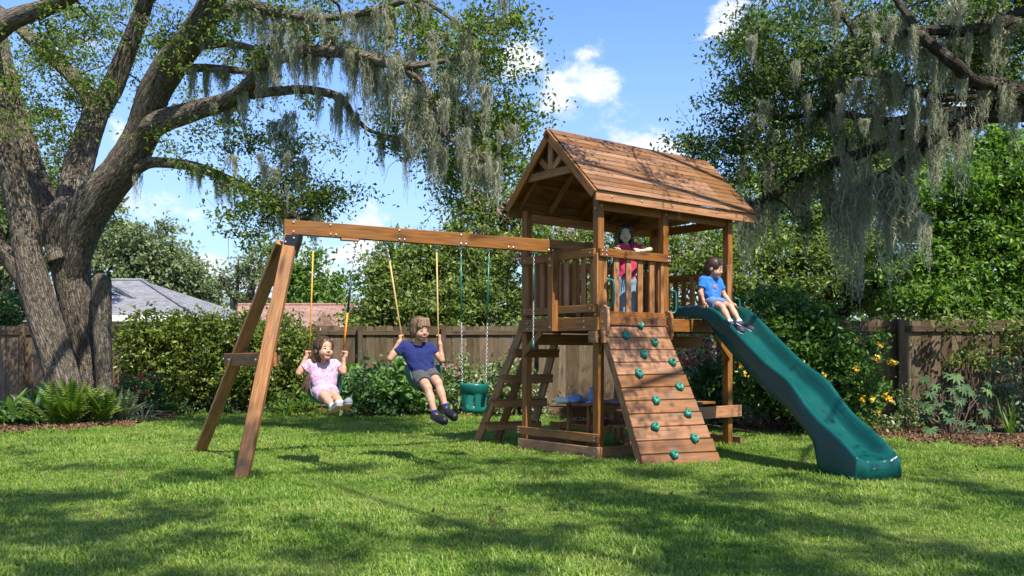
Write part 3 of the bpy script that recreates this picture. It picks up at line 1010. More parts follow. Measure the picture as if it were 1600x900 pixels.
# upper limbs of the crown above the frame
for (dx, dy, dz, x0, y0, z0) in ((3, -3, 3.2, -5.6, 13.4, 6.4), (6, -2.5, 2.5, -5.0, 13.2, 7), (-3, -4, 3, -8.6, 14.6, 7), (1, -6, 2.0, -5.5, 13.4, 6.6), (6.5, -5, 1.6, -4.8, 13, 6.8)):
    W = [Vector((x0 + dx * t, y0 + dy * t, z0 + dz * math.sin(t * 1.4))) for t in (0, .25, .5, .75, 1)]
    me, p, r = limb_mesh('limb', W, [.11, .08, .055, .04, .02], BARK, **lk)
    wadd('limb', me, oak)
    sm.append((p, r))

cl = []
for e in [(60, 110, 120, 110, 13.8, 18, 58), (180, 90, 120, 90, 14, 18, 46), (330, 110, 110, 90, 12.5, 17, 36), (300, 220, 90, 60, 13.5, 16, 20),
          (430, 40, 110, 50, 12.6, 16, 44), (560, 50, 120, 60, 12.2, 15.5, 54), (680, 60, 110, 60, 11.8, 15, 46), (742, 150, 78, 70, 11.6, 14.5, 44),
          (690, 225, 90, 60, 12, 14.5, 30), (782, 225, 46, 60, 11.4, 13.5, 20), (790, 25, 45, 38, 10.8, 12.5, 9), (400, 250, 80, 55, 13, 15, 20),
          (450, 300, 76, 38, 12.6, 14, 20), (390, 345, 36, 36, 12.8, 13.6, 6), (480, 200, 70, 60, 13, 14.5, 9), (722, 300, 40, 32, 11.8, 12.8, 9), (640, 160, 60, 60, 12.2, 14, 14),
          (60, 230, 90, 60, 15.5, 19, 22), (20, 330, 70, 60, 16.5, 19, 14), (230, 30, 80, 40, 13, 16, 18), (500, 318, 40, 24, 12.8, 13.4, 7)]:
    cl += ell(*e)
for i in range(100):                    # the rest of the crown, above the picture
    x, y = rng.uniform(-12, 3.5), rng.uniform(6.5, 13.5)
    z = 1.25 + .415 * y + rng.uniform(.15, 2.6)
    cl.append((x, y, z))
grow(oak, keep_lit(cl), sm, OAK_LEAF, 135, .42, .070, BARK, twig_r=.02)


def moss_on(root, samples, n, Lr, wr, skip=0.25):
    for i in range(n):
        p, r = R.choice(samples)
        j = R.randrange(int(len(p) * skip), len(p))
        q = p[j] + np.array([R.uniform(-.1, .1), R.uniform(-.1, .1), -r[j] * .6])
        moss(root, q, R.uniform(*wr), R.uniform(*Lr))


for e in ((560, 60, 110, 50, 11.6, 13), (690, 120, 90, 70, 11.2, 12.5), (450, 60, 70, 40, 12.2, 13.5), (760, 200, 50, 50, 11.2, 12), (420, 260, 60, 40, 12.8, 13.6)):
    for c in ell(*e, 11):
        moss(oak, c, R.uniform(.09, .17), R.uniform(.25, .7))
moss_on(oak, sm[8:10] + sm[11:15], 64, (.25, .95), (.09, .19))
moss_on(oak, sm[10:11], 16, (.25, .7), (.05, .11), .2)
moss_on(oak, sm[5:8], 8, (.2, .55), (.06, .12), .5)
for px, y0, y1, w, Y in [(412, 20, 92, 36, 12.9), (440, 28, 140, 30, 12.8), (470, 70, 190, 30, 12.6), (490, 80, 170, 24, 12.6), (512, 60, 168, 30, 12.4), (545, 70, 150, 34, 12.2),
                         (560, 80, 200, 32, 12.2), (575, 90, 258, 26, 12.1), (590, 90, 210, 30, 12.1), (602, 120, 250, 34, 12.0), (622, 100, 225, 34, 11.8), (640, 110, 268, 30, 11.8),
                         (636, 220, 345, 15, 11.8), (655, 150, 290, 34, 11.7), (672, 190, 315, 38, 11.7), (682, 200, 345, 26, 11.6), (690, 235, 330, 22, 11.6), (700, 120, 210, 26, 11.5),
                         (715, 130, 230, 24, 11.5), (742, 110, 205, 34, 11.4), (757, 140, 245, 28, 11.4), (725, 250, 335, 12, 11.4), (784, 0, 45, 16, 11.3), (430, 190, 260, 26, 13.2), (452, 180, 265, 24, 13.2),
                         (476, 250, 335, 18, 13.2), (540, 150, 250, 20, 12.6), (556, 180, 260, 14, 12.5), (522, 170, 235, 12, 12.7), (425, 305, 400, 18, 13.3), (448, 318, 400, 26, 13.2), (345, 280, 330, 16, 14.0), (312, 262, 318, 14, 14.2), (372, 20, 75, 18, 13.2), (390, 22, 70, 16, 13.2),
                         (215, 262, 330, 16, 15.0), (8, 20, 45, 22, 14.6), (610, 20, 120, 26, 11.9), (580, 20, 110, 28, 12.0), (480, 20, 70, 30, 12.3), (648, 160, 260, 40, 11.7), (667, 170, 300, 30, 11.9)]:
    moss(oak, P(px, y0, Y), w / F * Y * .85, (y1 - y0) / F * Y * R.uniform(.95, 1.1))

# --- the oak on the right: its trunk stands outside the frame
oak2 = thing('oak_tree', 'dark live oak reaching in from the right edge with long curtains of grey moss', 'tree', (at(1790, 12.2), 12.2, 0))
s2 = []
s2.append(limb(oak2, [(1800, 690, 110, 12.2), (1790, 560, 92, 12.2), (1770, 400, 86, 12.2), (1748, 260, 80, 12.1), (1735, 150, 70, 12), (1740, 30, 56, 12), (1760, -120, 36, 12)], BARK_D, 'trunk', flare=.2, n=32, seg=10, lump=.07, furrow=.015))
s2.append(limb(oak2, [(1745, 190, 56, 12.1), (1680, 172, 46, 12.0), (1600, 170, 38, 11.9), (1540, 178, 30, 11.8), (1500, 196, 26, 11.7), (1450, 222, 20, 11.8), (1400, 262, 15, 12.3), (1360, 285, 10, 12.6), (1330, 300, 6, 12.8)], BARK_D, **lk))
s2.append(limb(oak2, [(1520, 178, 22, 11.8), (1452, 176, 17, 11.8), (1393, 190, 14, 12.2), (1315, 178, 12, 12.8), (1262, 180, 9, 13.4), (1200, 190, 6, 13.4), (1140, 205, 4, 13.4)], BARK_D, **lk))
s2.append(limb(oak2, [(1475, 206, 20, 11.7), (1420, 208, 18, 12.1), (1364, 232, 17, 12.5), (1290, 260, 16, 13.1), (1242, 284, 14, 13.4), (1193, 313, 11, 13.4), (1150, 322, 7, 13.4), (1100, 318, 4, 13.4)], BARK_D, **lk))
s2.append(limb(oak2, [(1735, 160, 50, 12.0), (1660, 150, 36, 11.8), (1600, 146, 27, 11.7), (1559, 132, 24, 11.6), (1520, 126, 21, 11.4), (1490, 98, 19, 11.2), (1442, 58, 16, 11.4), (1415, 20, 12, 11.6), (1380, -30, 8, 11.9)], BARK_D, **lk))
s2.append(limb(oak2, [(1742, 20, 44, 12.0), (1660, 8, 32, 11.8), (1600, 20, 24, 11.7), (1555, 39, 20, 11.5), (1510, 48, 18, 11.3), (1442, 48, 14, 11.5), (1354, 68, 11, 12.3), (1290, 76, 8, 13.0), (1220, 100, 5, 13.4), (1160, 130, 3, 13.4)], BARK_D, **lk))
s2.append(limb(oak2, [(1520, 150, 16, 11.5), (1470, 152, 13, 11.4), (1412, 134, 11, 11.9), (1370, 112, 10, 12.2), (1310, 118, 8, 12.9), (1250, 135, 5, 13.4)], BARK_D, **lk))
s2.append(limb(oak2, [(1460, 218, 15, 11.8), (1412, 262, 13, 12.2), (1400, 290, 11, 12.3), (1425, 320, 9, 12.1), (1440, 345, 6, 11.9)], BARK_D, **lk))
s2.append(limb(oak2, [(1350, 80, 12, 12.4), (1328, 38, 10, 12.6), (1300, 5, 8, 12.9), (1270, -40, 6, 13.3)], BARK_D, **lk))
s2.append(limb(oak2, [(1320, 180, 10, 12.8), (1300, 150, 8, 13.0), (1318, 118, 7, 12.8), (1290, 92, 5, 13.1)], BARK_D, **lk))
for (dx, dy, dz) in ((-7, -3, 2.4), (-5, -6.5, 2), (-8, -1, 2.2), (-2, -7, 2.6), (-6.5, -5, 3.0), (3, -6, 2.5)):
    W = [Vector((8.3 + dx * t, 12 + dy * t, 5.4 + dz * math.sin(t * 1.4))) for t in (0, .25, .5, .75, 1)]
    me, p, r = limb_mesh('limb', W, [.11, .08, .055, .04, .02], BARK_D, **lk)
    wadd('limb', me, oak2)
    s2.append((p, r))
cl = []
for e in [(1300, 50, 150, 60, 12.5, 15.5, 58), (1480, 60, 150, 70, 11.5, 15, 52), (1560, 90, 60, 80, 12, 15, 20), (1185, 90, 50, 75, 13, 15, 24), (1250, 150, 80, 55, 13, 15, 26), (1150, 185, 45, 45, 13, 14.5, 14),
          (1095, 230, 34, 28, 13.2, 14.5, 8), (1350, 170, 110, 50, 12.5, 14.5, 14), (1510, 130, 120, 50, 12, 14, 18), (1260, 235, 80, 40, 12.6, 14, 14), (1195, 260, 50, 46, 13, 14.2, 10),
          (1400, 110, 150, 60, 12.5, 14.5, 22), (1120, 270, 50, 30, 13.2, 14.2, 7), (1260, 320, 60, 36, 13, 14, 4), (1560, 40, 60, 60, 11, 13, 20), (1155, 130, 28, 50, 12.8, 14, 7)]:
    cl += ell(*e)
for i in range(95):
    x, y = rng.uniform(.8, 13), rng.uniform(4.6, 11)
    z = 1.25 + .415 * y + rng.uniform(.1, 2.4)
    cl.append((x, y, z))
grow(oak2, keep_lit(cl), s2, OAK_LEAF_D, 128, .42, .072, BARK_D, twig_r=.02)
moss_on(oak2, s2[1:10], 125, (.25, .95), (.09, .18), .15)
for e in ((1300, 70, 150, 60, 11.6, 13), (1480, 70, 120, 70, 11, 12.5), (1400, 150, 140, 50, 11.4, 13), (1230, 180, 60, 60, 12.6, 13.6), (1180, 250, 40, 40, 13, 14)):
    for c in ell(*e, 10):
        moss(oak2, c, R.uniform(.09, .17), R.uniform(.25, .75))
for px, y0, y1, w, Y in [(1330, 235, 500, 48, 12.9), (1322, 300, 470, 36, 12.9), (1345, 290, 440, 34, 12.7), (1400, 285, 480, 58, 12.3), (1385, 300, 500, 34, 12.4), (1420, 300, 450, 40, 12.1), (1290, 262, 400, 34, 13.2), (1300, 300, 470, 30, 13.1),
                         (1255, 280, 410, 36, 13.5), (1240, 285, 390, 30, 13.5), (1262, 330, 430, 22, 13.5), (1215, 300, 400, 30, 13.5), (1182, 40, 180, 18, 13.5), (1190, 120, 240, 26, 13.5), (1215, 170, 290, 30, 13.5), (1185, 315, 420, 34, 13.5), (1170, 320, 460, 36, 13.5), (1160, 318, 400, 26, 13.5),
                         (1470, 190, 340, 40, 11.8), (1485, 180, 320, 40, 11.7), (1455, 215, 330, 36, 11.8), (1505, 190, 350, 26, 11.7), (1440, 200, 300, 36, 11.9), (1425, 200, 290, 30, 12.0), (1370, 150, 290, 36, 12.4), (1390, 190, 280, 34, 12.3), (1350, 190, 300, 28, 12.6),
                         (1440, 60, 150, 36, 11.5), (1545, 20, 130, 40, 11.5), (1560, 60, 170, 34, 11.6), (1330, 60, 150, 30, 12.7), (1300, 120, 190, 30, 13.0), (1530, 130, 230, 28, 11.6), (1580, 160, 260, 22, 11.8), (1125, 310, 380, 24, 13.5), (1140, 300, 370, 26, 13.5), (1410, 60, 140, 24, 11.8), (1500, 0, 90, 30, 11.2), (1360, 270, 420, 30, 12.6), (1340, 330, 540, 26, 12.8)]:
    moss(oak2, P(px, y0, Y), w / F * Y * .85, (y1 - y0) / F * Y * R.uniform(.95, 1.1))

# --- the oak that shades the lawn from behind the camera
oak3 = thing('oak_tree', 'spreading live oak behind the viewer whose branches shade the front lawn', 'tree', (9.5, -6.5, 0))
me, p, r = limb_mesh('trunk', [(9.5, -6.5, -.2), (9.4, -6.4, 1.5), (9.2, -6.2, 3.2), (8.8, -5.8, 5)], [.6, .5, .45, .4], BARK, n=24, flare=.3)
wadd('trunk', me, oak3)
s3 = [(p, r)]
for tx, ty, tz in ((-1, 1, 10.2), (2, 2.8, 10), (4, -2, 10.8), (8, 2.6, 10.4), (-1.5, -5, 10.6), (5.5, 2.5, 10), (12, 0, 10.6), (1, -1, 11)):
    a, b = np.array([8.9, -5.9, 4.8]), np.array([tx, ty, tz], float)
    W = [a + (b - a) * t + np.array([0, 0, 1.1 * math.sin(t * 3.1)]) + rng.normal(0, .15, 3) * (t > 0) for t in (0, .25, .5, .75, 1)]
    me, p, r = limb_mesh('limb', W, [.14, .09, .06, .04, .02], BARK, **lk)
    wadd('limb', me, oak3)
    s3.append((p, r))
cl = []
while len(cl) < 560:
    x, y = rng.uniform(-2.5, 13), rng.uniform(-7.5, 3.4)
    if math.sin(x * 1.3 + 1.2 * math.sin(y * .9)) + math.sin(y * 2.1 + x * .6) > -0.35:
        cl.append((x, y, 9.2 + rng.uniform(0, 2.8)))
grow(oak3, keep_lit(cl), s3, OAK_LEAF, 115, .36, .115, BARK, twig_r=.02, maxd=3.5)


# --- garden and background trees
def tree(name, label, cat, blobs, leafmat, size, per, rad, barkmat, trunk_r, base_px, Yb, group=None, flowers=None, aspect=.5, shell=0.0):
    bp = Vector((at(base_px, Yb), Yb, 0))
    root = thing(name, label, cat, bp, group)
    cs, samples = [], []
    top = np.mean([P(b[0], b[1], b[4]) for b in blobs], axis=0)
    fork = Vector((bp.x * .75 + top[0] * .25, bp.y, max(.6, top[2] * .35)))
    me, p, r = limb_mesh('trunk', [bp - Vector((0, 0, .1)), bp.lerp(fork, .5) + Vector((trunk_r * .5, 0, 0)), fork], [trunk_r * 1.2, trunk_r, trunk_r * .9], barkmat, n=12, flare=.2)
    wadd('trunk', me, root)
    samples.append((p, r))
    for (px, py, rx, ry, Y, n) in blobs:
        c = P(px, py, Y)
        mid = fork.lerp(c, .5) + Vector((R.uniform(-.3, .3), R.uniform(-.3, .3), .25))
        me, p, r = limb_mesh('limb', [fork, mid, c, c + (c - mid) * .35], [trunk_r * .75, trunk_r * .5, trunk_r * .3, trunk_r * .12], barkmat, n=8, seg=4)
        wadd('limb', me, root)
        samples.append((p, r))
        X, Z = rx / F * Y, ry / F * Y
        D = min(X, Z * 1.3) * .9
        k = 0
        while k < n:
            v = rng.uniform(-1, 1, 3)
            l = np.linalg.norm(v)
            if shell < l < 1:
                w = 1 + .22 * math.sin(v[0] * 5 + px) * math.cos(v[2] * 6)
                cs.append((c.x + v[0] * X * w, c.y + v[1] * D, max(c.z + v[2] * Z * w, .25)))
                k += 1
    grow(root, cs, samples, leafmat, per, rad, size, barkmat, maxd=9, twig_r=trunk_r * .18, aspect=aspect, droop=.1)
    if flowers:
        fmat, nf, fs, (fx0, fy0, fx1, fy1) = flowers
        cs = np.array(cs)
        pp = np.stack([800 + F * cs[:, 0] / cs[:, 1], HY - F * (cs[:, 2] - H) / cs[:, 1]], 1)
        ok = (pp[:, 0] > fx0) & (pp[:, 0] < fx1) & (pp[:, 1] > fy0) & (pp[:, 1] < fy1)
        c2 = cs[ok]
        if len(c2):
            c2 = c2[rng.integers(0, len(c2), nf)] + rng.normal(size=(nf, 3)) * rad * .6 + np.array([0, -rad * .5, 0])
            C = (c2[:, None] + rng.normal(size=(nf, 16, 3)) * fs * 1.3).reshape(-1, 3)
            wadd('blossom', leaf_mesh('blossom', C, fs, .8, fmat, up=.3), root, kind='stuff')
    return root


tree('tree', 'rounded pale green tree rising behind the grey roofed house', 'tree', [(215, 400, 62, 52, 44, 34), (270, 430, 55, 52, 44, 30), (175, 395, 45, 60, 45, 20), (310, 465, 30, 26, 44, 10), (120, 420, 60, 70, 45, 16)], FAR_LEAF, .26, 150, 1.05, BARK_T, .35, 220, 44)
tree('tree', 'low grey green tree between the grey roof and the chimney', 'tree', [(295, 470, 32, 22, 50, 12), (325, 482, 24, 18, 50, 8)], FAR_LEAF, .26, 110, 1.0, BARK_T, .2, 305, 50)
tree('pine_tree', 'slim open crowned pine with a bare pinkish trunk above the chimney', 'tree', [(350, 442, 16, 12, 42, 4), (372, 422, 20, 10, 42, 5), (396, 432, 18, 12, 42, 5), (386, 468, 20, 8, 42, 3), (410, 400, 18, 18, 42, 4)], FAR_LEAF, .22, 90, .7, BARK_T, .22, 372, 42)
tree('tree', 'airy lime green tree behind the red roofed house and the swing leg', 'tree', [(445, 440, 26, 45, 44, 16), (480, 425, 34, 44, 44, 20), (515, 455, 30, 32, 44, 15), (470, 470, 40, 20, 44, 10), (428, 400, 22, 30, 45, 7)], LIME_LEAF, .25, 70, .8, BARK_T, .2, 470, 44)
tree('tree', 'leafy tree filling the gap at the left edge behind the oak trunks', 'tree', [(10, 300, 60, 60, 24, 26), (60, 350, 60, 60, 25, 22), (-60, 380, 70, 110, 24, 26), (10, 420, 50, 60, 25, 16), (75, 290, 60, 50, 26, 14), (175, 330, 30, 40, 30, 6)], FAR_LEAF, .20, 95, .65, BARK_T, .3, -40, 24)
tree('bush', 'dark leafy bush at the far left in front of the grey roofed house', 'bush', [(12, 495, 32, 34, 19.8, 22), (-30, 490, 40, 46, 20, 22)], DEEP_LEAF, .11, 90, .35, BARK_T, .06, 5, 19.8)
tree('tree', 'bushy green tree just over the fence behind the swinging boy', 'tree', [(600, 460, 46, 52, 21, 48), (650, 430, 50, 44, 21.2, 42), (590, 425, 22, 44, 21.4, 16), (625, 395, 20, 26, 21.4, 8), (668, 388, 18, 22, 21.4, 7), (640, 480, 60, 34, 20.8, 44), (566, 490, 22, 26, 20.6, 14)], TREE_LEAF, .118, 78, .42, BARK_T, .14, 620, 21)
tree('tree', 'taller broad tree over the fence behind the bucket swing', 'tree', [(715, 430, 50, 60, 21.5, 60), (760, 400, 56, 50, 22, 52), (700, 480, 50, 34, 20.8, 36), (770, 470, 50, 46, 21, 50), (790, 350, 40, 40, 22.5, 20), (680, 395, 30, 26, 21.6, 14), (752, 335, 36, 34, 22.5, 14), (815, 300, 34, 44, 22.8, 16), (720, 360, 26, 24, 22, 8)], TREE_LEAF, .118, 78, .42, BARK_T, .18, 740, 21.5)
tree('crape_myrtle', 'crape myrtle with pink blossom behind the wooden tower', 'tree', [(860, 400, 60, 70, 21, 50), (930, 420, 60, 70, 21.5, 46), (1010, 400, 60, 70, 21, 50), (1080, 390, 50, 60, 21, 34), (830, 330, 40, 40, 22.5, 22), (770, 320, 34, 30, 22.5, 14), (990, 480, 90, 40, 20.6, 40)], TREE_LEAF, .118, 76, .45, BARK_T, .14, 960, 21, None, (PINK_FLOWER, 120, .055, (740, 270, 1090, 440)))
tree('tree', 'dense broad tree over the fence behind the slide and the hanging moss', 'tree', [(1130, 430, 60, 70, 19, 46), (1210, 420, 70, 80, 19.5, 58), (1300, 430, 70, 70, 19.5, 54), (1250, 350, 80, 60, 20.5, 46), (1160, 350, 60, 50, 21, 30), (1380, 440, 60, 60, 19, 44), (1350, 350, 70, 60, 21, 36)], TREE_LEAF, .118, 84, .45, BARK_D, .22, 1240, 19.5)
tree('tree', 'large bright green tree standing over the fence at the right edge', 'tree', [(1500, 330, 90, 80, 17.5, 70), (1580, 290, 70, 80, 17.5, 50), (1560, 410, 90, 70, 17, 62), (1450, 420, 60, 60, 17.2, 40), (1640, 360, 80, 120, 17, 50), (1560, 230, 50, 40, 18, 22), (1500, 470, 100, 28, 16.4, 44)], LIME_LEAF, .12, 95, .42, BARK_D, .2, 1590, 17.5)
tree('tree', 'tall leafy tree in the gap above the dark tree on the right', 'tree', [(1330, 250, 120, 60, 26, 40), (1450, 260, 90, 70, 26, 36), (1220, 290, 80, 50, 26, 24)], TREE_LEAF, .19, 95, .6, BARK_D, .25, 1380, 26)

C = np.stack([rng.uniform(-75, 75, 26000), rng.uniform(58, 66, 26000), np.zeros(26000)], 1)
C[:, 2] = rng.uniform(0, 1, 26000) ** .8 * (4.7 + .8 * np.sin(C[:, 0] * .35) + .5 * np.sin(C[:, 0] * 1.3))
add('distant_treeline', leaf_mesh('distant_treeline', C, .62, .6, FAR_LEAF, up=.5), kind='stuff', label='low distant line of trees closing the view beyond the gardens', cat='trees')

# --- hedge and garden plants
def leafy(name, label, cat, ells, mat, size, n, aspect=.5, axis_up=.4, flowers=(), stems=10, group=None, barkmat=BARK_T):
    """a shrub: leaves through a volume made of ellipsoids (px, py, rx, ry, Y, depth radius)"""
    c0 = P(ells[0][0], HY, ells[0][4])
    root = thing(name, label, cat, (c0.x, c0.y, 0), group)
    wts = np.array([e[2] * e[3] for e in ells], float)
    C = []
    for e, w in zip(ells, wts / wts.sum()):
        m = int(n * w)
        nc = max(6, m // 26)
        c = P(e[0], e[1], e[4])
        v = rng.normal(size=(nc, 3))
        v /= np.linalg.norm(v, axis=1, keepdims=True)
        v *= rng.uniform(.35, 1.0, (nc, 1)) ** .6
        cs = np.array(c) + v * np.array([e[2] / F * e[4], e[5], e[3] / F * e[4]]) * (1 + .18 * np.sin(v[:, :1] * 7 + e[0]))
        C.append(clump_leaves(cs, 26, size * 2.6, .8))
    C = np.concatenate(C)
    C[:, 2] = np.where(C[:, 2] < .03, rng.uniform(.03, .3, len(C)), C[:, 2])
    tw = TwigMesh()
    for k in range(stems):
        e = R.choice(ells)
        c = P(e[0] + R.uniform(-.7, .7) * e[2], e[1] + R.uniform(-.8, .3) * e[3], e[4])
        b = (c.x * .6 + c0.x * .4 + R.uniform(-.12, .12), c.y + R.uniform(-.1, .1), .0)
        tw.twig(b, c, .014, .005, 0, 4)
    wadd('stems', tw.mesh(barkmat), root, kind='stuff')
    wadd('foliage', leaf_mesh('foliage', C, size, aspect, mat, up=axis_up, fine=n < 20000), root, kind='stuff')
    for fmat, nf, fs, ee in flowers:
        v = rng.normal(size=(nf, 3))
        v /= np.linalg.norm(v, axis=1, keepdims=True)
        v[:, 1] = -np.abs(v[:, 1])
        cs = np.array(P(ee[0], ee[1], ee[4])) + v * np.array([ee[2] / F * ee[4], ee[5], ee[3] / F * ee[4]])
        CC = (cs[:, None] + rng.normal(size=(nf, 9, 3)) * fs * .45).reshape(-1, 3)
        wadd('blossom', leaf_mesh('blossom', CC, fs, .8, fmat, up=.3), root, kind='stuff')
    return root


leafy('hedge', 'tall clipped evergreen hedge growing against the fence left of the swings', 'hedge',
      [(235, 560, 55, 76, 18.0, .5), (300, 565, 60, 76, 18.0, .5), (370, 560, 60, 76, 18.0, .5), (435, 565, 60, 78, 18.0, .5), (478, 580, 26, 60, 18.1, .4), (330, 520, 150, 24, 18.1, .4), (210, 525, 30, 30, 18.2, .4)], HEDGE_LEAF, .088, 30000, .6, .3, stems=60)
leafy('azalea', 'low azalea with red blossoms beside the oak trunk', 'shrub', [(225, 612, 34, 26, 16.6, .4)], DEEP_LEAF, .06, 2200, .5, flowers=[(RED_FLOWER, 11, .045, (218, 604, 36, 18, 16.4, .4))])
leafy('shrub', 'broad shrub with big glossy green leaves under the swinging boy', 'shrub', [(610, 608, 62, 34, 17.2, .6), (650, 595, 40, 40, 17.3, .5), (560, 620, 30, 22, 17.1, .4)], GLOSS_LEAF, .125, 3600, .62, .9, flowers=[(YELLOW_FLOWER, 8, .05, (650, 565, 16, 20, 17.2, .3))])
leafy('shrub', 'variegated cream and green shrub behind the bucket swing', 'shrub', [(700, 610, 36, 36, 17.6, .5), (730, 600, 30, 40, 17.8, .4), (675, 615, 25, 28, 17.5, .4)], VAR_LEAF, .12, 2600, .38, .4, flowers=[(PINK_FLOWER, 12, .05, (695, 578, 30, 10, 17.3, .3))])
leafy('shrub', 'yellowish variegated shrub seen through the ladder rungs', 'shrub', [(790, 605, 32, 42, 17.4, .5), (830, 620, 26, 26, 17.4, .4)], VAR_LEAF, .12, 2400, .42, .5)
leafy('shrub', 'low lime green plant at the foot of the hedge beside the girl', 'plant', [(470, 628, 26, 14, 17.0, .3), (545, 600, 18, 36, 17.8, .3)], LIME_LEAF, .075, 900, .5, .6)
leafy('azalea', 'azalea with pale red blossoms behind the slide bay and right post', 'shrub', [(1095, 560, 36, 60, 15.8, .6), (1070, 600, 30, 40, 15.8, .4), (1130, 600, 30, 40, 15.6, .5)], VAR_LEAF, .075, 3200, .5, .4, flowers=[(RED_FLOWER, 26, .05, (1085, 548, 34, 26, 15.2, .5)), (PINK_FLOWER, 26, .05, (1100, 545, 40, 30, 15.2, .5))])
leafy('shrub', 'low deep green shrub behind the corner of the picnic bench', 'shrub', [(1110, 590, 36, 26, 15.0, .4), (1120, 640, 40, 20, 14.9, .4)], DEEP_LEAF, .10, 1800, .55, .6)
leafy('shrub', 'big leafy shrub with yellow and orange flowers behind the slide', 'shrub',
      [(1230, 520, 70, 60, 13.6, .8), (1290, 560, 70, 60, 13.3, .8), (1335, 590, 34, 46, 13.3, .5), (1195, 590, 60, 60, 13.7, .7), (1260, 620, 70, 40, 13.4, .7), (1210, 470, 50, 30, 13.8, .6), (1330, 640, 50, 30, 13.3, .5)],
      leaf_mat('yellow_shrub_leaf', [(0, (0.03, 0.065, 0.015)), (0.55, (0.07, 0.15, 0.025)), (0.92, (0.16, 0.28, 0.04)), (1, (0.34, 0.22, 0.06))], .42, .35), .085, 17000, .5, .4,
      flowers=[(YELLOW_FLOWER, 24, .05, (1310, 590, 90, 70, 13.0, .7)), (YELLOW_FLOWER, 8, .05, (1180, 560, 30, 30, 13.0, .5))], stems=46)
leafy('vine', 'tangled vine climbing over the top of the sunlit fence at the right', 'vine', [(1530, 500, 80, 16, 14.3, .3), (1560, 545, 60, 30, 14.3, .15), (1500, 555, 40, 20, 14.3, .12), (1600, 520, 40, 40, 14.2, .3)], TREE_LEAF, .075, 1500, .5, .3, stems=24)
leafy('shrub', 'thin straggly shrub with white edged leaves at the right edge of the bed', 'shrub', [(1580, 590, 36, 40, 13.6, .4), (1560, 630, 30, 30, 13.5, .3), (1600, 640, 30, 40, 13.3, .4)], GREY_LEAF, .085, 900, .45, .4, stems=12)
leafy('shrub', 'small reddish leaved plant against the fence left of the glossy plant', 'plant', [(1418, 640, 26, 34, 13.9, .3), (1390, 665, 30, 14, 13.6, .3)], VAR_LEAF, .065, 700, .5, .4)
leafy('ground_cover', 'low shaded ground cover along the foot of the hedge and the bed edge', 'plant', [(330, 640, 130, 6, 17.4, .2), (600, 642, 60, 6, 16.9, .2), (1300, 668, 80, 8, 13.4, .3)], DEEP_LEAF, .06, 2200, .5, .8, stems=4)


def blade_plant(name, label, cat, px, py, Y, n, L, w, mat, spread=1.0, droop=1.0, width=0.0, group=None):
    """arching strap leaves from one crown, each leaf its own part"""
    b = P(px, py, Y)
    b.z = 0.02
    root = thing(name, label, cat, b, group)
    for i in range(n):
        az = 6.283 * i / n * 2.4 + R.uniform(-.4, .4)
        l = L * R.uniform(.65, 1.15)
        el = R.uniform(.35, 1.35) * spread
        d = Vector((math.cos(az), math.sin(az), 0))
        s = Vector((-d.y, d.x, 0))
        o = Vector((R.uniform(-width, width), R.uniform(-width, width) * .5, 0))
        V, T = [], []
        seg = 6
        for k in range(seg + 1):
            t = k / seg
            r = l * math.sin(min(el, 1.5)) * t
            z = l * math.cos(min(el, 1.5)) * t - droop * l * .55 * t * t * math.sin(min(el, 1.5))
            z = max(z, .0)
            ww = w * math.sin(math.pi * (0.12 + .86 * t)) * (1 if k < seg else .1)
            c = o + d * r + Vector((0, 0, z))
            V += [c - s * ww + Vector((0, 0, ww * .35)), c, c + s * ww + Vector((0, 0, ww * .35))]
            if k < seg:
                q = k * 3
                T += [(q, q + 1, q + 4, q + 3), (q + 1, q + 2, q + 5, q + 4)]
        me = np_mesh('leaf', np.array([list(v) for v in V]), [np.array(T)], mat, True, {'v': [min(max(R.gauss(.5, .22), 0), 1)] * len(T)})
        add('leaf', me, root, WM[root.name])
    return root


def fern(name, label, cat, px, py, Y, n, L, mat, group=None, wid=.11, width=.0):
    """fronds with paired leaflets, each frond its own part"""
    b = P(px, py, Y)
    b.z = 0.02
    root = thing(name, label, cat, b, group)
    for i in range(n):
        az = 6.283 * i / n + R.uniform(-.3, .3)
        l = L * R.uniform(.7, 1.15)
        el = R.uniform(.12, 1.05)
        d = Vector((math.cos(az), math.sin(az), 0))
        s = Vector((-d.y, d.x, 0))
        o = Vector((R.uniform(-width, width), R.uniform(-.3, .3) * width, 0))
        V, T = [], []
        m = 15
        val = min(max(R.gauss(.5, .24), 0), 1)
        for k in range(m + 1):
            t = k / m
            V.append(o * .6 + d * (l * math.sin(el) * t) + Vector((0, 0, max(.01, l * math.cos(el) * t + .30 * l * t - .50 * l * t * t))))
        for k in range(1, m + 1):
            t = k / m
            c = V[k]
            ll = wid * math.sin(math.pi * (.1 + .85 * t)) * R.uniform(.8, 1.2)
            for sg in (-1, 1):
                V.append(c + s * sg * ll + d * ll * .45 - Vector((0, 0, ll * .25)))
                T.append((k - 1, k, len(V) - 1))
        me = np_mesh('frond', np.array([list(v) for v in V]), [np.array(T)], mat, False, {'v': [val] * len(T)})
        add('frond', me, root, WM[root.name])
    return root


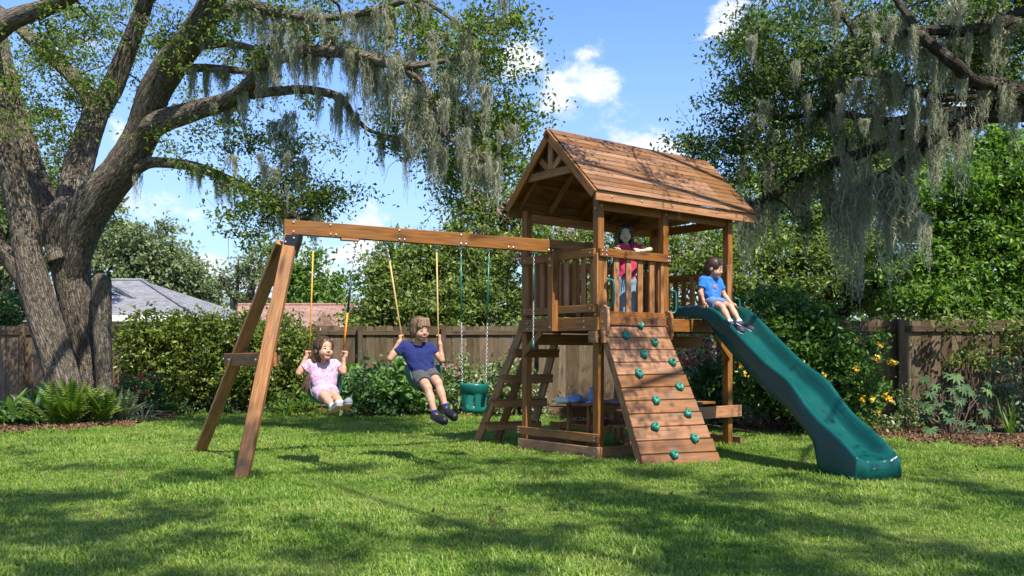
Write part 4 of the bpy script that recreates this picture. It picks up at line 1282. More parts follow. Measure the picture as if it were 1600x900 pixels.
blade_plant('broadleaf_plant', 'broad bright green strap leaved plant at the left edge of the bed', 'plant', 18, 664, 14.9, 38, 1.05, .065, GLOSS_LEAF, .85, .9, .3)
fern('fern', 'large yellow green fern spreading in front of the oak trunk', 'fern', 98, 665, 14.8, 90, 1.0, FERN_LEAF, wid=.10, width=.38)
fern('fern', 'second yellow green fern filling the bed right of the large fern', 'fern', 152, 661, 15.1, 60, .8, FERN_LEAF, wid=.09, width=.3)
fern('fern', 'soft grey green fern on the right side of the big fern', 'fern', 190, 657, 15.4, 48, .74, GREY_LEAF, wid=.06, width=.2)
fern('fern', 'small dark fern in the back of the bed close to the oak trunk', 'fern', 60, 655, 15.6, 40, .8, DEEP_LEAF, wid=.09, width=.3)
blade_plant('spider_plant', 'small whitish striped grass plant at the right end of the fern bed', 'plant', 226, 653, 15.6, 40, .6, .015, GREY_LEAF, 1.0, 1.2, .08)
blade_plant('lily_plant', 'fountain shaped lily clump at the foot of the hedge by the swing leg', 'plant', 447, 637, 17.0, 44, .62, .014, FERN_LEAF, .85, 1.0, .06)
blade_plant('iris_plant', 'upright sword leaved plant at the right edge of the bed', 'plant', 1578, 690, 12.9, 18, .62, .014, LIME_LEAF, .4, .6, .06)
blade_plant('iris_plant', 'thin upright leaved plant between the girl and the boy by the fence', 'plant', 520, 640, 17.3, 16, .4, .012, LIME_LEAF, .5, .6, .05)


def palmate_plant():
    b = P(1487, 685, 13.0)
    b.z = 0
    root = thing('fatsia_plant', 'glossy dark plant with large hand shaped leaves before the right fence', 'plant', b)
    stem = MB()
    V0 = []
    for i in range(46):
        c = Vector((R.gauss(0, .24), R.gauss(0, .16), R.uniform(.10, .92)))
        stem.tube([(c.x * .2, c.y * .2, 0), (c.x * .5, c.y * .5, c.z * .6), tuple(c)], [.010, .006, .004], 5)
        nrm = Vector((c.x * .9, -.75 + c.y, .7)).normalized()
        e1 = (nrm.cross(Vector((0, 0, 1)))).normalized()
        e2 = nrm.cross(e1)
        if e2.z > 0:
            e2 = -e2
        V, T = [], []
        s = R.uniform(.10, .17)
        for k in range(7):
            a = -1.9 + 3.8 * k / 6 + R.uniform(-.08, .08)
            d = e2 * math.cos(a) + e1 * math.sin(a)
            q = d.cross(nrm)
            l = s * (1 - .25 * abs(k - 3) / 3)
            m = len(V)
            V += [c, c + d * l * .5 + q * l * .17 + nrm * .008, c + d * l - nrm * l * .15, c + d * l * .5 - q * l * .17 + nrm * .008]
            T += [(m, m + 1, m + 2), (m, m + 2, m + 3)]
        V0.append((V, T))
    wadd('stem', move0(stem.mesh('stem', BARK_T), b), root)
    for V, T in V0:
        me = np_mesh('leaf', np.array([list(v) for v in V]), [np.array(T)], FATSIA_LEAF, False, {'v': [min(max(R.gauss(.55, .25), 0), 1)] * len(T)})
        add('leaf', me, root, WM[root.name])


def move0(me, b):
    me.transform(Matrix.Translation(b))
    return me


palmate_plant()


# ---------------------------------------------------------------- the wooden playset
C0 = Vector((1.004, 10.29, 0))
DR = Vector((0.7826, 0.6225, 0))         # along the climbing wall side
DL = Vector((-0.6225, 0.7826, 0))        # along the swing side
UZ = Vector((0, 0, 1))


def W3(u, v, z=0.0):
    return C0 + DR * u + DL * v + UZ * z


LU, LV, MU = 2.49, 1.414, 1.171
play = thing('wooden_playset', 'cedar playset with roofed tower, climbing wall, ladder and long swing beam', 'playset', C0)
PW = .095
h = PW / 2

bolt_me = None


def bolt(p, nrm, parent, r=.011):
    global bolt_me
    if bolt_me is None:
        mb = MB()
        mb.tube([(0, 0, 0), (0, 0, .005), (0, 0, .008)], [1 * .012, .012, .007], 8)
        bolt_me = mb.mesh('bolt', STEEL)
    M = Vector(nrm).to_track_quat('Z', 'Y').to_matrix().to_4x4()
    M.translation = Vector(p)
    add('bolt', bolt_me, parent, M)


# posts
for (u, v, zt) in ((h, h, 3.06), (h, LV - h, 3.06), (MU, h, 3.06), (LU - h, h, 3.04), (LU - h, LV - h, 3.04), (1.72, LV - h, 3.04)):
    p = board('post', W3(u, v, -.08), W3(u, v, zt), PW, PW, play, CEDAR, up=DR)
    if v < .2:
        for z in (1.60, 1.72, 2.40, 2.96):
            bolt(W3(u, v - h - .001, z), -DL, p)
            if u < .1:
                bolt(W3(u - h - .001, v, z - .03), -DR, p)
board('post', W3(MU - .075, .055, 1.63), W3(MU - .075, .055, 2.44), .07, .05, play, CEDAR, up=DR)
# deck: rim joists and boards
ZD = 1.66
rims = [((-.02, -.02), (-.02, LV + .02)), ((0, -.02), (LU, -.02)), ((LU + .02, -.02), (LU + .02, LV + .02)), ((0, LV + .02), (LU, LV + .02))]
for (a, b) in rims:
    r = board('rim_joist', W3(*a, ZD - .08), W3(*b, ZD - .08), .155, .04, play, CEDAR)
for q in (.2, .75, 1.25):
    bolt(W3(-.042, q, ZD - .05), -DR, play)
    bolt(W3(-.042, q, ZD - .12), -DR, play)
board('joist', W3(.1, LV * .5, ZD - .1), W3(LU - .1, LV * .5, ZD - .1), .11, .04, play, CEDAR)
board('under_beam', W3(.12, LV - .1, ZD - .25), W3(LU - .1, LV - .1, ZD - .25), .14, .04, play, CEDAR)
board('under_beam', W3(.12, .16, ZD - .26), W3(MU, .16, ZD - .26), .13, .04, play, CEDAR)
board('under_beam', W3(MU + .06, .55, ZD - .28), W3(LU, .55, ZD - .28), .15, .04, play, CEDAR)
nb = 10
for i in range(nb):
    v = .02 + (LV - .04) * (i + .5) / nb
    board('deck_board', W3(.005, v, ZD - .008), W3(LU - .005, v, ZD - .008), .028, (LV - .04) / nb - .008, play, CEDAR, c=.003)
# corner block and knee braces
board('corner_block', W3(-.012, -.075, ZD - .235), W3(.115, -.075, ZD - .235), .14, .05, play, CEDAR)
board('corner_block', W3(-.07, -.05, ZD - .235), W3(-.07, .08, ZD - .235), .14, .04, play, CEDAR)
board('knee_brace', W3(-.025, LV - .07, 1.22), W3(-.025, LV - .42, ZD - .16), .085, .036, play, CEDAR, up=UZ)
board('knee_brace', W3(LU - .09, -.03, 1.18), W3(LU - .42, -.03, ZD - .16), .085, .036, play, CEDAR)
# handle blocks on the corner post
board('corner_block', W3(-.022, .02, 2.10 - .30), W3(-.022, .02, 2.0 + .40), .07, .02, play, CEDAR, up=DL)


def railing(a, b, z0, z1, n, out, bw=.07, skip=(), rail_w=.10, label=None):
    """top rail with bottom rail and balusters as its own pieces"""
    a, b = Vector(a), Vector(b)
    top = board('railing', a + UZ * (z1 - rail_w / 2), b + UZ * (z1 - rail_w / 2), rail_w, .036, play, CEDAR)
    board('bottom_rail', a + UZ * (z0 + .045), b + UZ * (z0 + .045), .09, .034, top, CEDAR)
    d = (b - a)
    for i in range(n):
        if i in skip:
            continue
        p = a + d * ((i + .5) / n) - out * .032
        board('baluster', p + UZ * (z0 + .005), p + UZ * (z1 - .045), bw, .028, top, CEDAR, up=d.normalized(), c=.004)
    return top


OUTL, OUTF = -DR, -DL
r = railing(W3(-.018, LV - .02), W3(-.018, .04), 1.715, 2.46, 9, OUTL, .075)
for q in (.1, .75, 1.3):
    bolt(W3(-.037, q, 2.41), OUTL, r)
    bolt(W3(-.037, q, 1.76), OUTL, r)
r = railing(W3(.0, -.018), W3(MU + .05, -.018), 1.64, 2.46, 6, OUTF, .085)
for q in (.03, .10, MU, MU + .03):
    bolt(W3(q, -.037, 2.43), OUTF, r)
    bolt(W3(q, -.037, 2.38), OUTF, r)
railing(W3(.09, LV + .018), W3(1.70, LV + .018), 1.72, 2.44, 12, DL, .075, skip=(8, 9))
railing(W3(1.78, LV + .018), W3(LU - .02, LV + .018), 1.72, 2.34, 6, DL, .08)
railing(W3(LU + .018, .30), W3(LU + .018, LV - .05), 1.72, 2.34, 7, DR, .08)
board('rail_plank', W3(LU - .11, -.016, ZD), W3(LU - .11, -.016, 2.40), .075, .034, play, CEDAR, up=DR)
board('rail_plank', W3(LU - .20, LV - .06, ZD), W3(LU - .20, LV - .06, 2.40), .12, .034, play, CEDAR, up=DR)

# short inner post with a green cap beside the ladder hatch
hp = W3(1.50, 1.0, 0)
pp = board('hatch_post', hp + UZ * 1.60, hp + UZ * 2.93, .085, .06, play, CEDAR, up=DR)
mb = MB()
mb.tube([hp + UZ * 2.93, hp + UZ * 2.955, hp + UZ * 2.985, hp + UZ * 3.0], [.055, .06, .045, .01], 12)
wadd('cap', mb.mesh('cap', GREEN_PLASTIC, True), pp)

# roof
ZE, ZR = 3.10, 3.945
UM, U0, U1 = LV / 2, -.15, 2.83
V0, V1 = -.125, LV + .125
roof = board('roof', W3(U0 + .06, UM, ZR - .10), W3(U1 - .06, UM, ZR - .10), .13, .04, play, CEDAR)     # ridge beam
for side in (0, 1):
    ve = V0 if side == 0 else V1
    a0, rdg = W3(0, ve, ZE), W3(0, UM, ZR)
    run = rdg - a0
    L = run.length
    d = run.normalized()
    nrm = DR.cross(d) if side == 0 else d.cross(DR)
    if nrm.z < 0:
        nrm = -nrm
    rows = 12
    ex = L / rows
    for k in range(rows):
        # lapped siding: each board's foot rides on the head of the one below
        lo = a0 + d * (ex * k - .010) + nrm * .019
        hi = a0 + d * (ex * (k + 1) + .012) + nrm * .010
        mid = (lo + hi) / 2
        bw = (hi - lo).length
        upv = (hi - lo).normalized()
        for (ua, ub) in ((U0, 1.435), (1.439, 2.255), (2.259, U1)):
            e0, e1 = R.uniform(-.004, .004), R.uniform(-.004, .004)
            board('roof_board', mid + DR * (ua + (e0 if ua == U0 else 0)), mid + DR * (ub + (e1 if ub == U1 else 0)), bw, .012, roof, CEDAR_ROOF, up=upv, c=.003)
    # rafters under the boards
    for u in (.02, .55, 1.12, 1.70, 2.25, U1 - .20):
        board('rafter', W3(u, ve, ZE) + d * .03 - nrm * .035, W3(u, UM, ZR) - d * .06 - nrm * .035, .075, .036, roof, CEDAR, up=nrm)
    # barge boards on both gables
    for u in (U0 - .012, U1 + .012):
        board('barge_board', W3(u, ve, ZE) + d * -.01 - nrm * .048, W3(u, UM, ZR) - nrm * .048 + d * (.03 if side == 0 else -.02), .10, .03, roof, CEDAR, up=nrm)
    # eave fascia
    vv = ve + (.02 if side == 0 else -.02)
    fb = board('eave_board', W3(U0, vv, ZE - .055), W3(U1, vv, ZE - .055), .115, .036, roof, CEDAR)
    if side == 0:
        for u in (.1, .6, 1.15, 2.0, 2.6):
            bolt(W3(u, vv - .02, ZE - .05), -DL, roof)
# gable trusses
for u in (U0 + .035,):
    board('collar_tie', W3(u, .26, 3.42), W3(u, LV - .26, 3.42), .095, .036, roof, CEDAR)
    board('king_post', W3(u, UM, 3.47), W3(u, UM, ZR - .08), .085, .036, roof, CEDAR, up=DL)
    board('strut', W3(u + .004, UM - .045, 3.48), W3(u + .004, UM - .25, 3.66), .075, .034, roof, CEDAR)
    board('strut', W3(u + .004, UM + .045, 3.48), W3(u + .004, UM + .25, 3.66), .075, .034, roof, CEDAR)
board('collar_tie', W3(U1 - .05, .26, 3.42), W3(U1 - .05, LV - .26, 3.42), .095, .036, roof, CEDAR)
# plates that carry the rafters
for a, b in (((.10, h), (LU - .10, h)), ((.10, LV - h), (LU - .10, LV - h)), ((LU - h, .10), (LU - h, LV - .10))):
    board('wall_plate', W3(*a, 2.97), W3(*b, 2.97), .11, .04, play, CEDAR)
board('wall_plate', W3(1.72, .1, 2.96), W3(1.72, LV - .1, 2.96), .10, .04, play, CEDAR)

# sandbox boards
board('sandbox_board', W3(-.02, -.03, .06), W3(-.02, LV + .03, .06), .165, .04, play, CEDAR)
board('sandbox_board', W3(.002, -.02, .06), W3(1.25, -.02, .06), .165, .04, play, CEDAR)
board('sandbox_board', W3(.0, LV + .02, .06), W3(1.25, LV + .02, .06), .165, .04, play, CEDAR)
board('guard_board', W3(-.02, -.02, .245), W3(-.02, LV + .06, .245), .10, .036, play, CEDAR)
for q in (.0, LV - .02):
    for z in (.10, .03, .26, .22):
        bolt(W3(-.042, q + .03, z), -DR, play)
board('guard_board', W3(1.10, -.055, .465), W3(LU + .10, -.055, .465), .155, .036, play, CEDAR)
board('guard_board', W3(1.3, LV * .6, .05), W3(LU + .16, LV * .35, .05), .15, .04, play, CEDAR)
board('guard_board', W3(LU + .06, -.10, .05), W3(LU + .13, LV * .5, .05), .14, .045, play, CEDAR)
for z in (.44, .50):
    bolt(W3(LU + .05, -.075, z), -DL, play)

# ---- climbing wall
TL, TR = W3(.055, -.03, 1.56), W3(1.10, -.03, 1.56)
BL, BR = W3(-.03, -.75, -.03), W3(.87, -1.10, -.03)


def ramp_pt(s, t):
    return (TL.lerp(TR, s)).lerp(BL.lerp(BR, s), t)


rn = (ramp_pt(.5, 1) - ramp_pt(.5, 0)).cross(TR - TL).normalized()
if rn.y > 0:
    rn = -rn
wall = board('climbing_wall', ramp_pt(.02, 0) - rn * .055, ramp_pt(.02, 1) - rn * .055, .085, .038, play, CEDAR, up=rn)   # its near stringer
board('stringer', ramp_pt(.97, 0) - rn * .055, ramp_pt(.97, 1) - rn * .055, .085, .038, wall, CEDAR, up=rn)
rows = 11
for k in range(rows):
    a = ramp_pt(0, (k + .5) / rows) - (TR - TL).normalized() * .012
    b = ramp_pt(1, (k + .5) / rows) + (TR - TL).normalized() * R.uniform(0, .012)
    upv = (ramp_pt(.5, k / rows) - ramp_pt(.5, (k + 1) / rows))
    board('plank', a, b, upv.length - .007, .03, wall, CEDAR_RAMP, up=upv.normalized(), c=.007)
board('plank', W3(.06, -.052, 1.615), W3(1.10, -.052, 1.615), .10, .032, wall, CEDAR_RAMP, c=.004)
# rounded side caps
for u, z0, z1 in ((.035, 1.44, 1.80), (1.135, 1.40, 1.76)):
    bm = bmesh.new()
    pr = [(-.075, z0 + .05), (-.05, z0), (.06, z0), (.075, z0 + .04), (.075, z1 - .09), (.055, z1 - .03), (.0, z1), (-.055, z1 - .03), (-.075, z1 - .09)]
    A = [bm.verts.new(W3(u - .02, -.06 + x, z)) for x, z in pr]
    B = [bm.verts.new(W3(u + .02, -.06 + x, z)) for x, z in pr]
    bm.faces.new(A)
    bm.faces.new(B[::-1])
    for i in range(len(pr)):
        bm.faces.new((A[i], B[i], B[(i + 1) % len(pr)], A[(i + 1) % len(pr)]))
    bmesh.ops.recalc_face_normals(bm, faces=bm.faces)
    me = bpy.data.meshes.new('side_cap')
    bm.to_mesh(me)
    bm.free()
    me.materials.append(CEDAR)
    c = wadd('side_cap', me, wall)
    for z in (z0 + .08, z0 + .16, z1 - .08):
        bolt(W3(u - .021, -.06, z), -DR, c)


def hold_mesh(k):
    bm = bmesh.new()
    bmesh.ops.create_icosphere(bm, subdivisions=4, radius=1)
    ph = [R.uniform(0, 6.28) for _ in range(6)]
    for v in bm.verts:
        p = v.co.copy()
        a = math.atan2(p.y, p.x)
        rr = 1 + .07 * math.sin(3 * a + ph[0]) + .05 * math.sin(5 * a + ph[1]) + .06 * math.sin(7 * a + p.z * 3 + ph[2])
        z = p.z
        # a scooped pocket with a raised lip
        rad = math.hypot(p.x - .05, p.y - .10)
        if z > 0:
            z -= .75 * math.exp(-(rad / .42) ** 2) - .10 * math.sin(4 * p.x + ph[3])
        v.co = Vector((p.x * rr * .058, p.y * rr * .062, max(z, -.35) * .048))
    me = bpy.data.meshes.new('climbing_hold')
    bm.to_mesh(me)
    bm.free()
    for p in me.polygons:
        p.use_smooth = True
    me.materials.append(HOLD_PLASTIC)
    return me


holds = [hold_mesh(k) for k in range(5)]
for i, (zx, zy) in enumerate([(832, 150), (768, 195), (903, 230), (852, 285), (985, 322), (828, 378), (1016, 440), (910, 503), (1057, 562), (905, 628), (1088, 683), (995, 758), (1132, 810)]):
    px, py = 720 + zx / 3, 460 + zy / 3
    best = None
    for a in range(0, 101):
        for b in range(-8, 101):
            q = ramp_pt(a / 100, b / 100)
            e = (800 + F * q.x / q.y - px) ** 2 + (HY - F * (q.z - H) / q.y - py) ** 2
            if best is None or e < best[0]:
                best = (e, q)
    q = best[1] + rn * .028
    M = rn.to_track_quat('Z', 'Y').to_matrix().to_4x4() @ Matrix.Rotation(R.uniform(0, 6.28), 4, 'Z')
    M.translation = q
    ho = add('climbing_hold', holds[i % 5], wall, M @ Matrix.Diagonal((.9, .9, .95, 1)))

# ---- grab handles
def handle(p, axis, out, L):
    pts = [p, p + out * .045, p + out * .07 + axis * .03, p + out * .075 + axis * (L / 2), p + out * .07 + axis * (L - .03), p + axis * L + out * .045, p + axis * L]
    mb = MB()
    A = smoothpath([tuple(x) for x in pts], 4)
    mb.tube([Vector(x) for x in A], .014, 10)
    for q in (p, p + axis * L):
        mb.tube([q - out * .002, q + out * .012, q + out * .016], [.032, .030, .014], 10)
    wadd('grab_handle', mb.mesh('grab_handle', GREEN_PLASTIC, True), play)


up_ax = (UZ + DR * .05).normalized()
handle(W3(.11, -.04, 1.80), UZ, (DR * .6 - DL).normalized(), .29)
handle(W3(MU + .06, -.015, 1.74), UZ, (DR * 1.0 - DL * .5).normalized(), .27)
handle(W3(LU + .01, -.02, 1.72), UZ, (DR * 1.0 - DL * .5).normalized(), .24)

# ---- ladder
lad = None
for (u, vb) in ((.045, 2.48), (.27, 2.32), (.66, 2.06)):
    a, b = W3(u, vb, -.05), W3(u + .02, LV + .06, ZD - .10)
    o = board('ladder' if lad is None else 'stringer', a, b, .125, .04, lad or play, CEDAR, up=(DL * 1.0 + UZ * .8))
    lad = lad or o
for z in (.28, .60, .93, 1.27):
    t = (z + .05) / (ZD - .05)
    v = 2.48 + (LV + .06 - 2.48) * t - .04
    v2 = 2.06 + (LV + .06 - 2.06) * t - .02
    board('tread', W3(-.02, v, z), W3(.74, v2, z), .04, .12, lad, CEDAR)
    board('tread_edge', W3(.0, v - .05, z - .05), W3(.72, v2 - .05, z - .05), .09, .03, lad, CEDAR)

# ---- swing beam and its A-frame
A_ = Vector((at(443, 9.55), 9.55, 2.60))
B_ = W3(0, LV / 2, 2.535)
bd = (B_ - A_).normalized()
beam = board('swing_beam', A_, B_ + bd * .55, .155, .085, play, CEDAR)
board('beam_splice', A_ + bd * .62 + UZ * -.088, A_ + bd * .82 + UZ * -.088, .03, .08, beam, CEDAR)
bp = board('beam_post', W3(-.085, LV / 2, 1.50), W3(-.085, LV / 2, 2.455), PW, PW, play, CEDAR, up=DL)
for z in (1.55, 2.38, 2.30):
    bolt(W3(-.134, LV / 2, z), -DR, bp)
nb_ = bd.cross(UZ).normalized()
if nb_.y > 0:
    nb_ = -nb_
for s in (.10, .5, .56, 1.28, 1.34, 2.02, 2.08, 2.62, 2.68, 3.15, 3.20):
    q = A_ + bd * s + nb_ * .044
    if q.y < B_.y - .05:
        bolt(q - UZ * .05, nb_, beam)
        if s in (.10, .5, 1.28, 2.02):
            bolt(q + UZ * .05, nb_, beam)
top1 = P(456, 368, 9.50)
top2 = P(441, 380, 9.62)
f1, f2 = P(376.5, 752, F * H / (747 - 550)), P(310, 712, F * H / (705 - 550))
leg = board('a_frame', top1, f1, .135, .09, play, CEDAR, up=Vector((1, .1, .2)))
board('leg', top2, f2, .135, .085, leg, CEDAR, up=Vector((1, .1, .2)))
br = board('brace', P(352, 562, 10.62), P(430, 562, 9.15), .15, .036, leg, CEDAR)
for q in ((362, 562, 10.35), (404, 562, 9.45)):
    bolt(P(*q) + Vector((-.02, -.04, 0)), (-.3, -1, 0), br)
# black bracket that ties legs to beam
bm = bmesh.new()
pts = [(446, 366), (467, 366), (464, 380), (457, 398), (439, 394), (443, 379)]
Af = [bm.verts.new(P(x, y, 9.42)) for x, y in pts]
Bf = [bm.verts.new(P(x, y, 9.42) + Vector((0, .20, 0))) for x, y in pts]
bm.faces.new(Af)
bm.faces.new(Bf[::-1])
for i in range(6):
    bm.faces.new((Af[i], Bf[i], Bf[(i + 1) % 6], Af[(i + 1) % 6]))
bmesh.ops.recalc_face_normals(bm, faces=bm.faces)
bmesh.ops.bevel(bm, geom=bm.edges[:], offset=.006, segments=1, affect='EDGES')
me = bpy.data.meshes.new('bracket')
bm.to_mesh(me)
bm.free()
me.materials.append(BLACK_METAL)
bk = wadd('bracket', me, leg)
for q in ((459, 372), (448, 391), (446, 378)):
    bolt(P(*q, 9.415), (-.1, -1, 0), bk)

# ---- slide
SD, SW = Vector((.33, -.944, 0)), Vector((.944, .33, 0))      # down the chute, across it
EL = Vector((3.29, 8.56, 0))
WID = .535


def s_of(px):
    k = (px - 800) / F
    return (EL.x - EL.y * k) / (SD.x - SD.y * k) * -1.0


def rim_at(px, py):
    """distance up the chute from its end and rim height, for a point of the near rim"""
    k = (px - 800) / F
    s = (3.31 - 8.56 * k) / (.33 + .944 * k)
    Y = 8.56 + .944 * s
    return s, H + (HY - py) / F * Y


def prof(lst):
    A = np.array([rim_at(*q) for q in lst])
    A = A[np.argsort(A[:, 0])]
    return A


rimP = prof([(1058, 479), (1085, 477.5), (1107, 477.5), (1120, 484), (1132, 496), (1160, 527), (1182, 550), (1203, 571), (1219, 581), (1234, 592), (1247, 611), (1257, 629), (1268, 643), (1281, 656), (1307, 679), (1325, 694), (1335, 712)])
botP = prof([(1058, 498), (1085, 497.5), (1104, 498), (1118, 514), (1126, 527), (1160, 566), (1203, 614), (1238, 640), (1262, 672), (1281, 697)])
s_end = -.02
SS = np.linspace(s_end, rimP[-1, 0] - .0, 90)


def sm_interp(s, A, k=2):
    y = np.interp(s, A[:, 0], A[:, 1])
    for _ in range(k):
        y[1:-1] = (y[:-2] + 2 * y[1:-1] + y[2:]) / 4
    return y


rimz = sm_interp(SS, rimP, 14)
botz = sm_interp(SS, botP, 10)
DIP = sm_interp(SS, rimP, 60)
# the foot: the skirt falls to the ground near the end
foot = np.clip((.56 - SS) / .10, 0, 1)
botz = botz * (1 - foot) + (-.02) * foot
# chute bed: a little below the rims, waved like them
depth = np.interp(SS, [-.02, .06, .25, .6, 1.2, 2.2, 2.7, 3.0, 3.6], [.085, .15, .19, .20, .195, .195, .17, .09, .05])
bedz = .45 * rimz + .55 * DIP - depth
bedz[:6] = np.linspace(bedz[6] - .03, bedz[6] - .004, 6)
Vs, m = [], 0
for i, s in enumerate(SS):
    c = EL - SD * s
    rz, bz, dz = rimz[i], botz[i], bedz[i]
    curl = .02
    xs = [(-.02, bz), (-.006, bz + .3 * (rz - bz)), (.0, rz - .035), (.006, rz - .010), (.022, rz), (.042, rz - .004), (.058, rz - .022)]
    inner = [(.080, rz - .40 * (rz - dz)), (.104, dz + .28 * (rz - dz)), (.128, dz + .10 * (rz - dz)), (.150, dz + .014), (.168, dz + .022), (.186, dz + .008), (WID / 2, dz)]
    half = xs + inner
    full = half + [(WID - x, z) for x, z in half[-2::-1]]
    m = len(full)
    for x, z in full:
        p = c + SW * x
        Vs.append((p.x, p.y, z))
ns = len(SS)
i = np.arange(ns - 1)[:, None] * m
k = np.arange(m - 1)[None, :]
quads = np.stack([i + k, i + k + 1, i + m + k + 1, i + m + k], 2).reshape(-1, 4)
slide_me = np_mesh('slide', np.array(Vs), [quads], SLIDE_PLASTIC, True)
bm = bmesh.new()
bm.from_mesh(slide_me)
# close the front of the foot down to the ground with a rounded nose
bm.verts.ensure_lookup_table()
first = [bm.verts[j] for j in range(m)]
prev = first
for (fw, dz) in ((.020, -.006), (.034, -.03), (.040, -.075)):
    cur = []
    for j, v in enumerate(first):
        p = v.co + SD * fw
        p.z = max(v.co.z + dz if 0 < j < m - 1 else v.co.z, -.02)
        cur.append(bm.verts.new(p))
    for j in range(m - 1):
        bm.faces.new((prev[j], prev[j + 1], cur[j + 1], cur[j]))
    prev = cur
cur = []
for j, v in enumerate(prev):
    p = v.co + SD * .012
    p.z = -.02
    cur.append(bm.verts.new(p))
for j in range(m - 1):
    try:
        bm.faces.new((prev[j], prev[j + 1], cur[j + 1], cur[j]))
    except ValueError:
        pass
bmesh.ops.recalc_face_normals(bm, faces=bm.faces)
for f_ in bm.faces:
    f_.smooth = True
bm.to_mesh(slide_me)
bm.free()
slide = wadd('slide', slide_me, play)
md = slide.modifiers.new('thickness', 'SOLIDIFY')
md.thickness = .012
md.offset = -1
mb = MB()
zc = .115
mb.tube([EL + SD * .054 + SW * .12 + UZ * zc, EL + SD * .056 + SW * WID * .5 + UZ * zc, EL + SD * .054 + SW * (WID - .12) + UZ * zc], [.006, .008, .006], 8)
wadd('moulded_rib', mb.mesh('moulded_rib', SLIDE_PLASTIC, True), slide)

# ---- picnic table under the deck
tab = thing('picnic_table', 'small dark cedar picnic table standing in the shade under the tower deck', 'table', W3(.9, .9, 0))
for i in range(4):
    board('table_plank', W3(.34, .56 + .155 * i, .60), W3(1.45, .56 + .155 * i, .60), .03, .148, tab, CEDAR, c=.004)
for u in (.45, 1.32):
    for v in (.62, 1.0):
        board('leg', W3(u, v, -.02), W3(u, v, .585), .07, .045, tab, CEDAR, up=DR)
    board('cross_bar', W3(u, .25, .30), W3(u, 1.36, .30), .08, .036, tab, CEDAR)
board('apron', W3(.4, .53, .535), W3(1.4, .53, .535), .09, .03, tab, CEDAR)
board('back_panel', W3(.42, 1.15, .46), W3(2.0, 1.15, .46), .13, .03, tab, CEDAR)
board('back_panel', W3(.42, 1.16, .28), W3(2.0, 1.16, .28), .13, .03, tab, CEDAR)
for v in (.20, .30):
    board('seat_plank', W3(.5, v + .02, .34), W3(1.40, v + .02, .34), .028, .09, tab, CEDAR, c=.004)
bench = thing('bench', 'cedar bench with a slanted leg beside the right tower post', 'bench', W3(2.0, .35, 0))
for i in range(2):
    board('seat_plank', W3(1.45, .28 + .13 * i, .565), W3(2.42, .28 + .13 * i, .565), .03, .12, bench, CEDAR, c=.004)
for v in (.26, .5):
    board('leg', W3(1.92, v, .55), W3(2.22, v, -.02), .09, .04, bench, CEDAR)
board('stretcher', W3(2.0, .20, .30), W3(2.0, .55, .30), .06, .03, bench, CEDAR)


# ---------------------------------------------------------------- swings
def hanger(p, parent):
    mb = MB()
    mb.box(p - bd * .04, p + bd * .04, .018, .06)
    mb.tube([p + bd * .025 - UZ * .005, p + bd * .02 - UZ * .035, p - UZ * .045, p - bd * .02 - UZ * .035, p - bd * .025 - UZ * .005], .006, 6)
    wadd('hanger', mb.mesh('hanger', TEAL_BRACKET), parent)


def chain_mesh(pts, size=.030, wire=.0035):
    """interlocking oval links along a polyline"""
    pts = [Vector(p) for p in pts]
    mb = MB()
    for a, b in zip(pts[:-1], pts[1:]):
        d = (b - a)
        n = max(1, int(d.length / (size * .78)))
        d.normalize()
        x = d.orthogonal().normalized()
        y = d.cross(x)
        for i in range(n):
            c = a.lerp(b, (i + .5) / n)
            w = x if i % 2 else y
            ring = []
            for k in range(8):
                t = 2 * math.pi * k / 8
                ring.append(c + w * (math.sin(t) * size * .28) + d * (math.cos(t) * size * .5))
            ring.append(ring[0])
            mb.tube(ring, wire, 4, cap=False)
    return mb.mesh('chain', STEEL, True)


def beam_at(px):
    """point under the beam that shows at this photo column"""
    k = (px - 800) / F
    s = (k * A_.y - A_.x) / (bd.x - k * bd.y)
    return A_ + bd * s - UZ * .085


def sleeve(pts, r, mat, parent, name='sleeve'):
    mb = MB()
    mb.tube(pts, r, 10)
    wadd(name, mb.mesh(name, mat, True), parent)


def belt(ends, low, wdir, width, mat, parent):
    """flexible strap seat: a thick sheet hanging between two ends through the points of low"""
    pts = [ends[0]] + list(low) + [ends[1]]
    A = smoothpath([tuple(p) for p in pts], 7)
    V, T = [], []
    n = len(A)
    for i, p in enumerate(A):
        p = Vector(p)
        t = i / (n - 1)
        d = Vector(A[min(i + 1, n - 1)]) - Vector(A[max(i - 1, 0)])
        d.normalize()
        nn = d.cross(wdir).normalized()
        ww = width * (.5 - .16 * abs(2 * t - 1) ** 6)
        for sx, sn in ((-1, -1), (1, -1), (1, 1), (-1, 1)):
            V.append(p + wdir * (sx * ww) + nn * (.006 * sn))
        if i:
            q = (i - 1) * 4
            for k in range(4):
                T.append((q + k, q + (k + 1) % 4, q + 4 + (k + 1) % 4, q + 4 + k))
    T.append((0, 1, 2, 3))
    T.append(tuple((n - 1) * 4 + k for k in (3, 2, 1, 0)))
    me = bpy.data.meshes.new('seat')
    me.from_pydata(V, [], T)
    for f in me.polygons:
        f.use_smooth = True
    me.materials.append(mat)
    o = wadd('seat', me, parent)
    bv = o.modifiers.new('soft', 'BEVEL')
    bv.width = .004
    bv.segments = 2
    return o


FACE = Vector((.52, -.854, 0)).normalized()     # where the two swinging children look
GY, BY = 9.80, 10.02

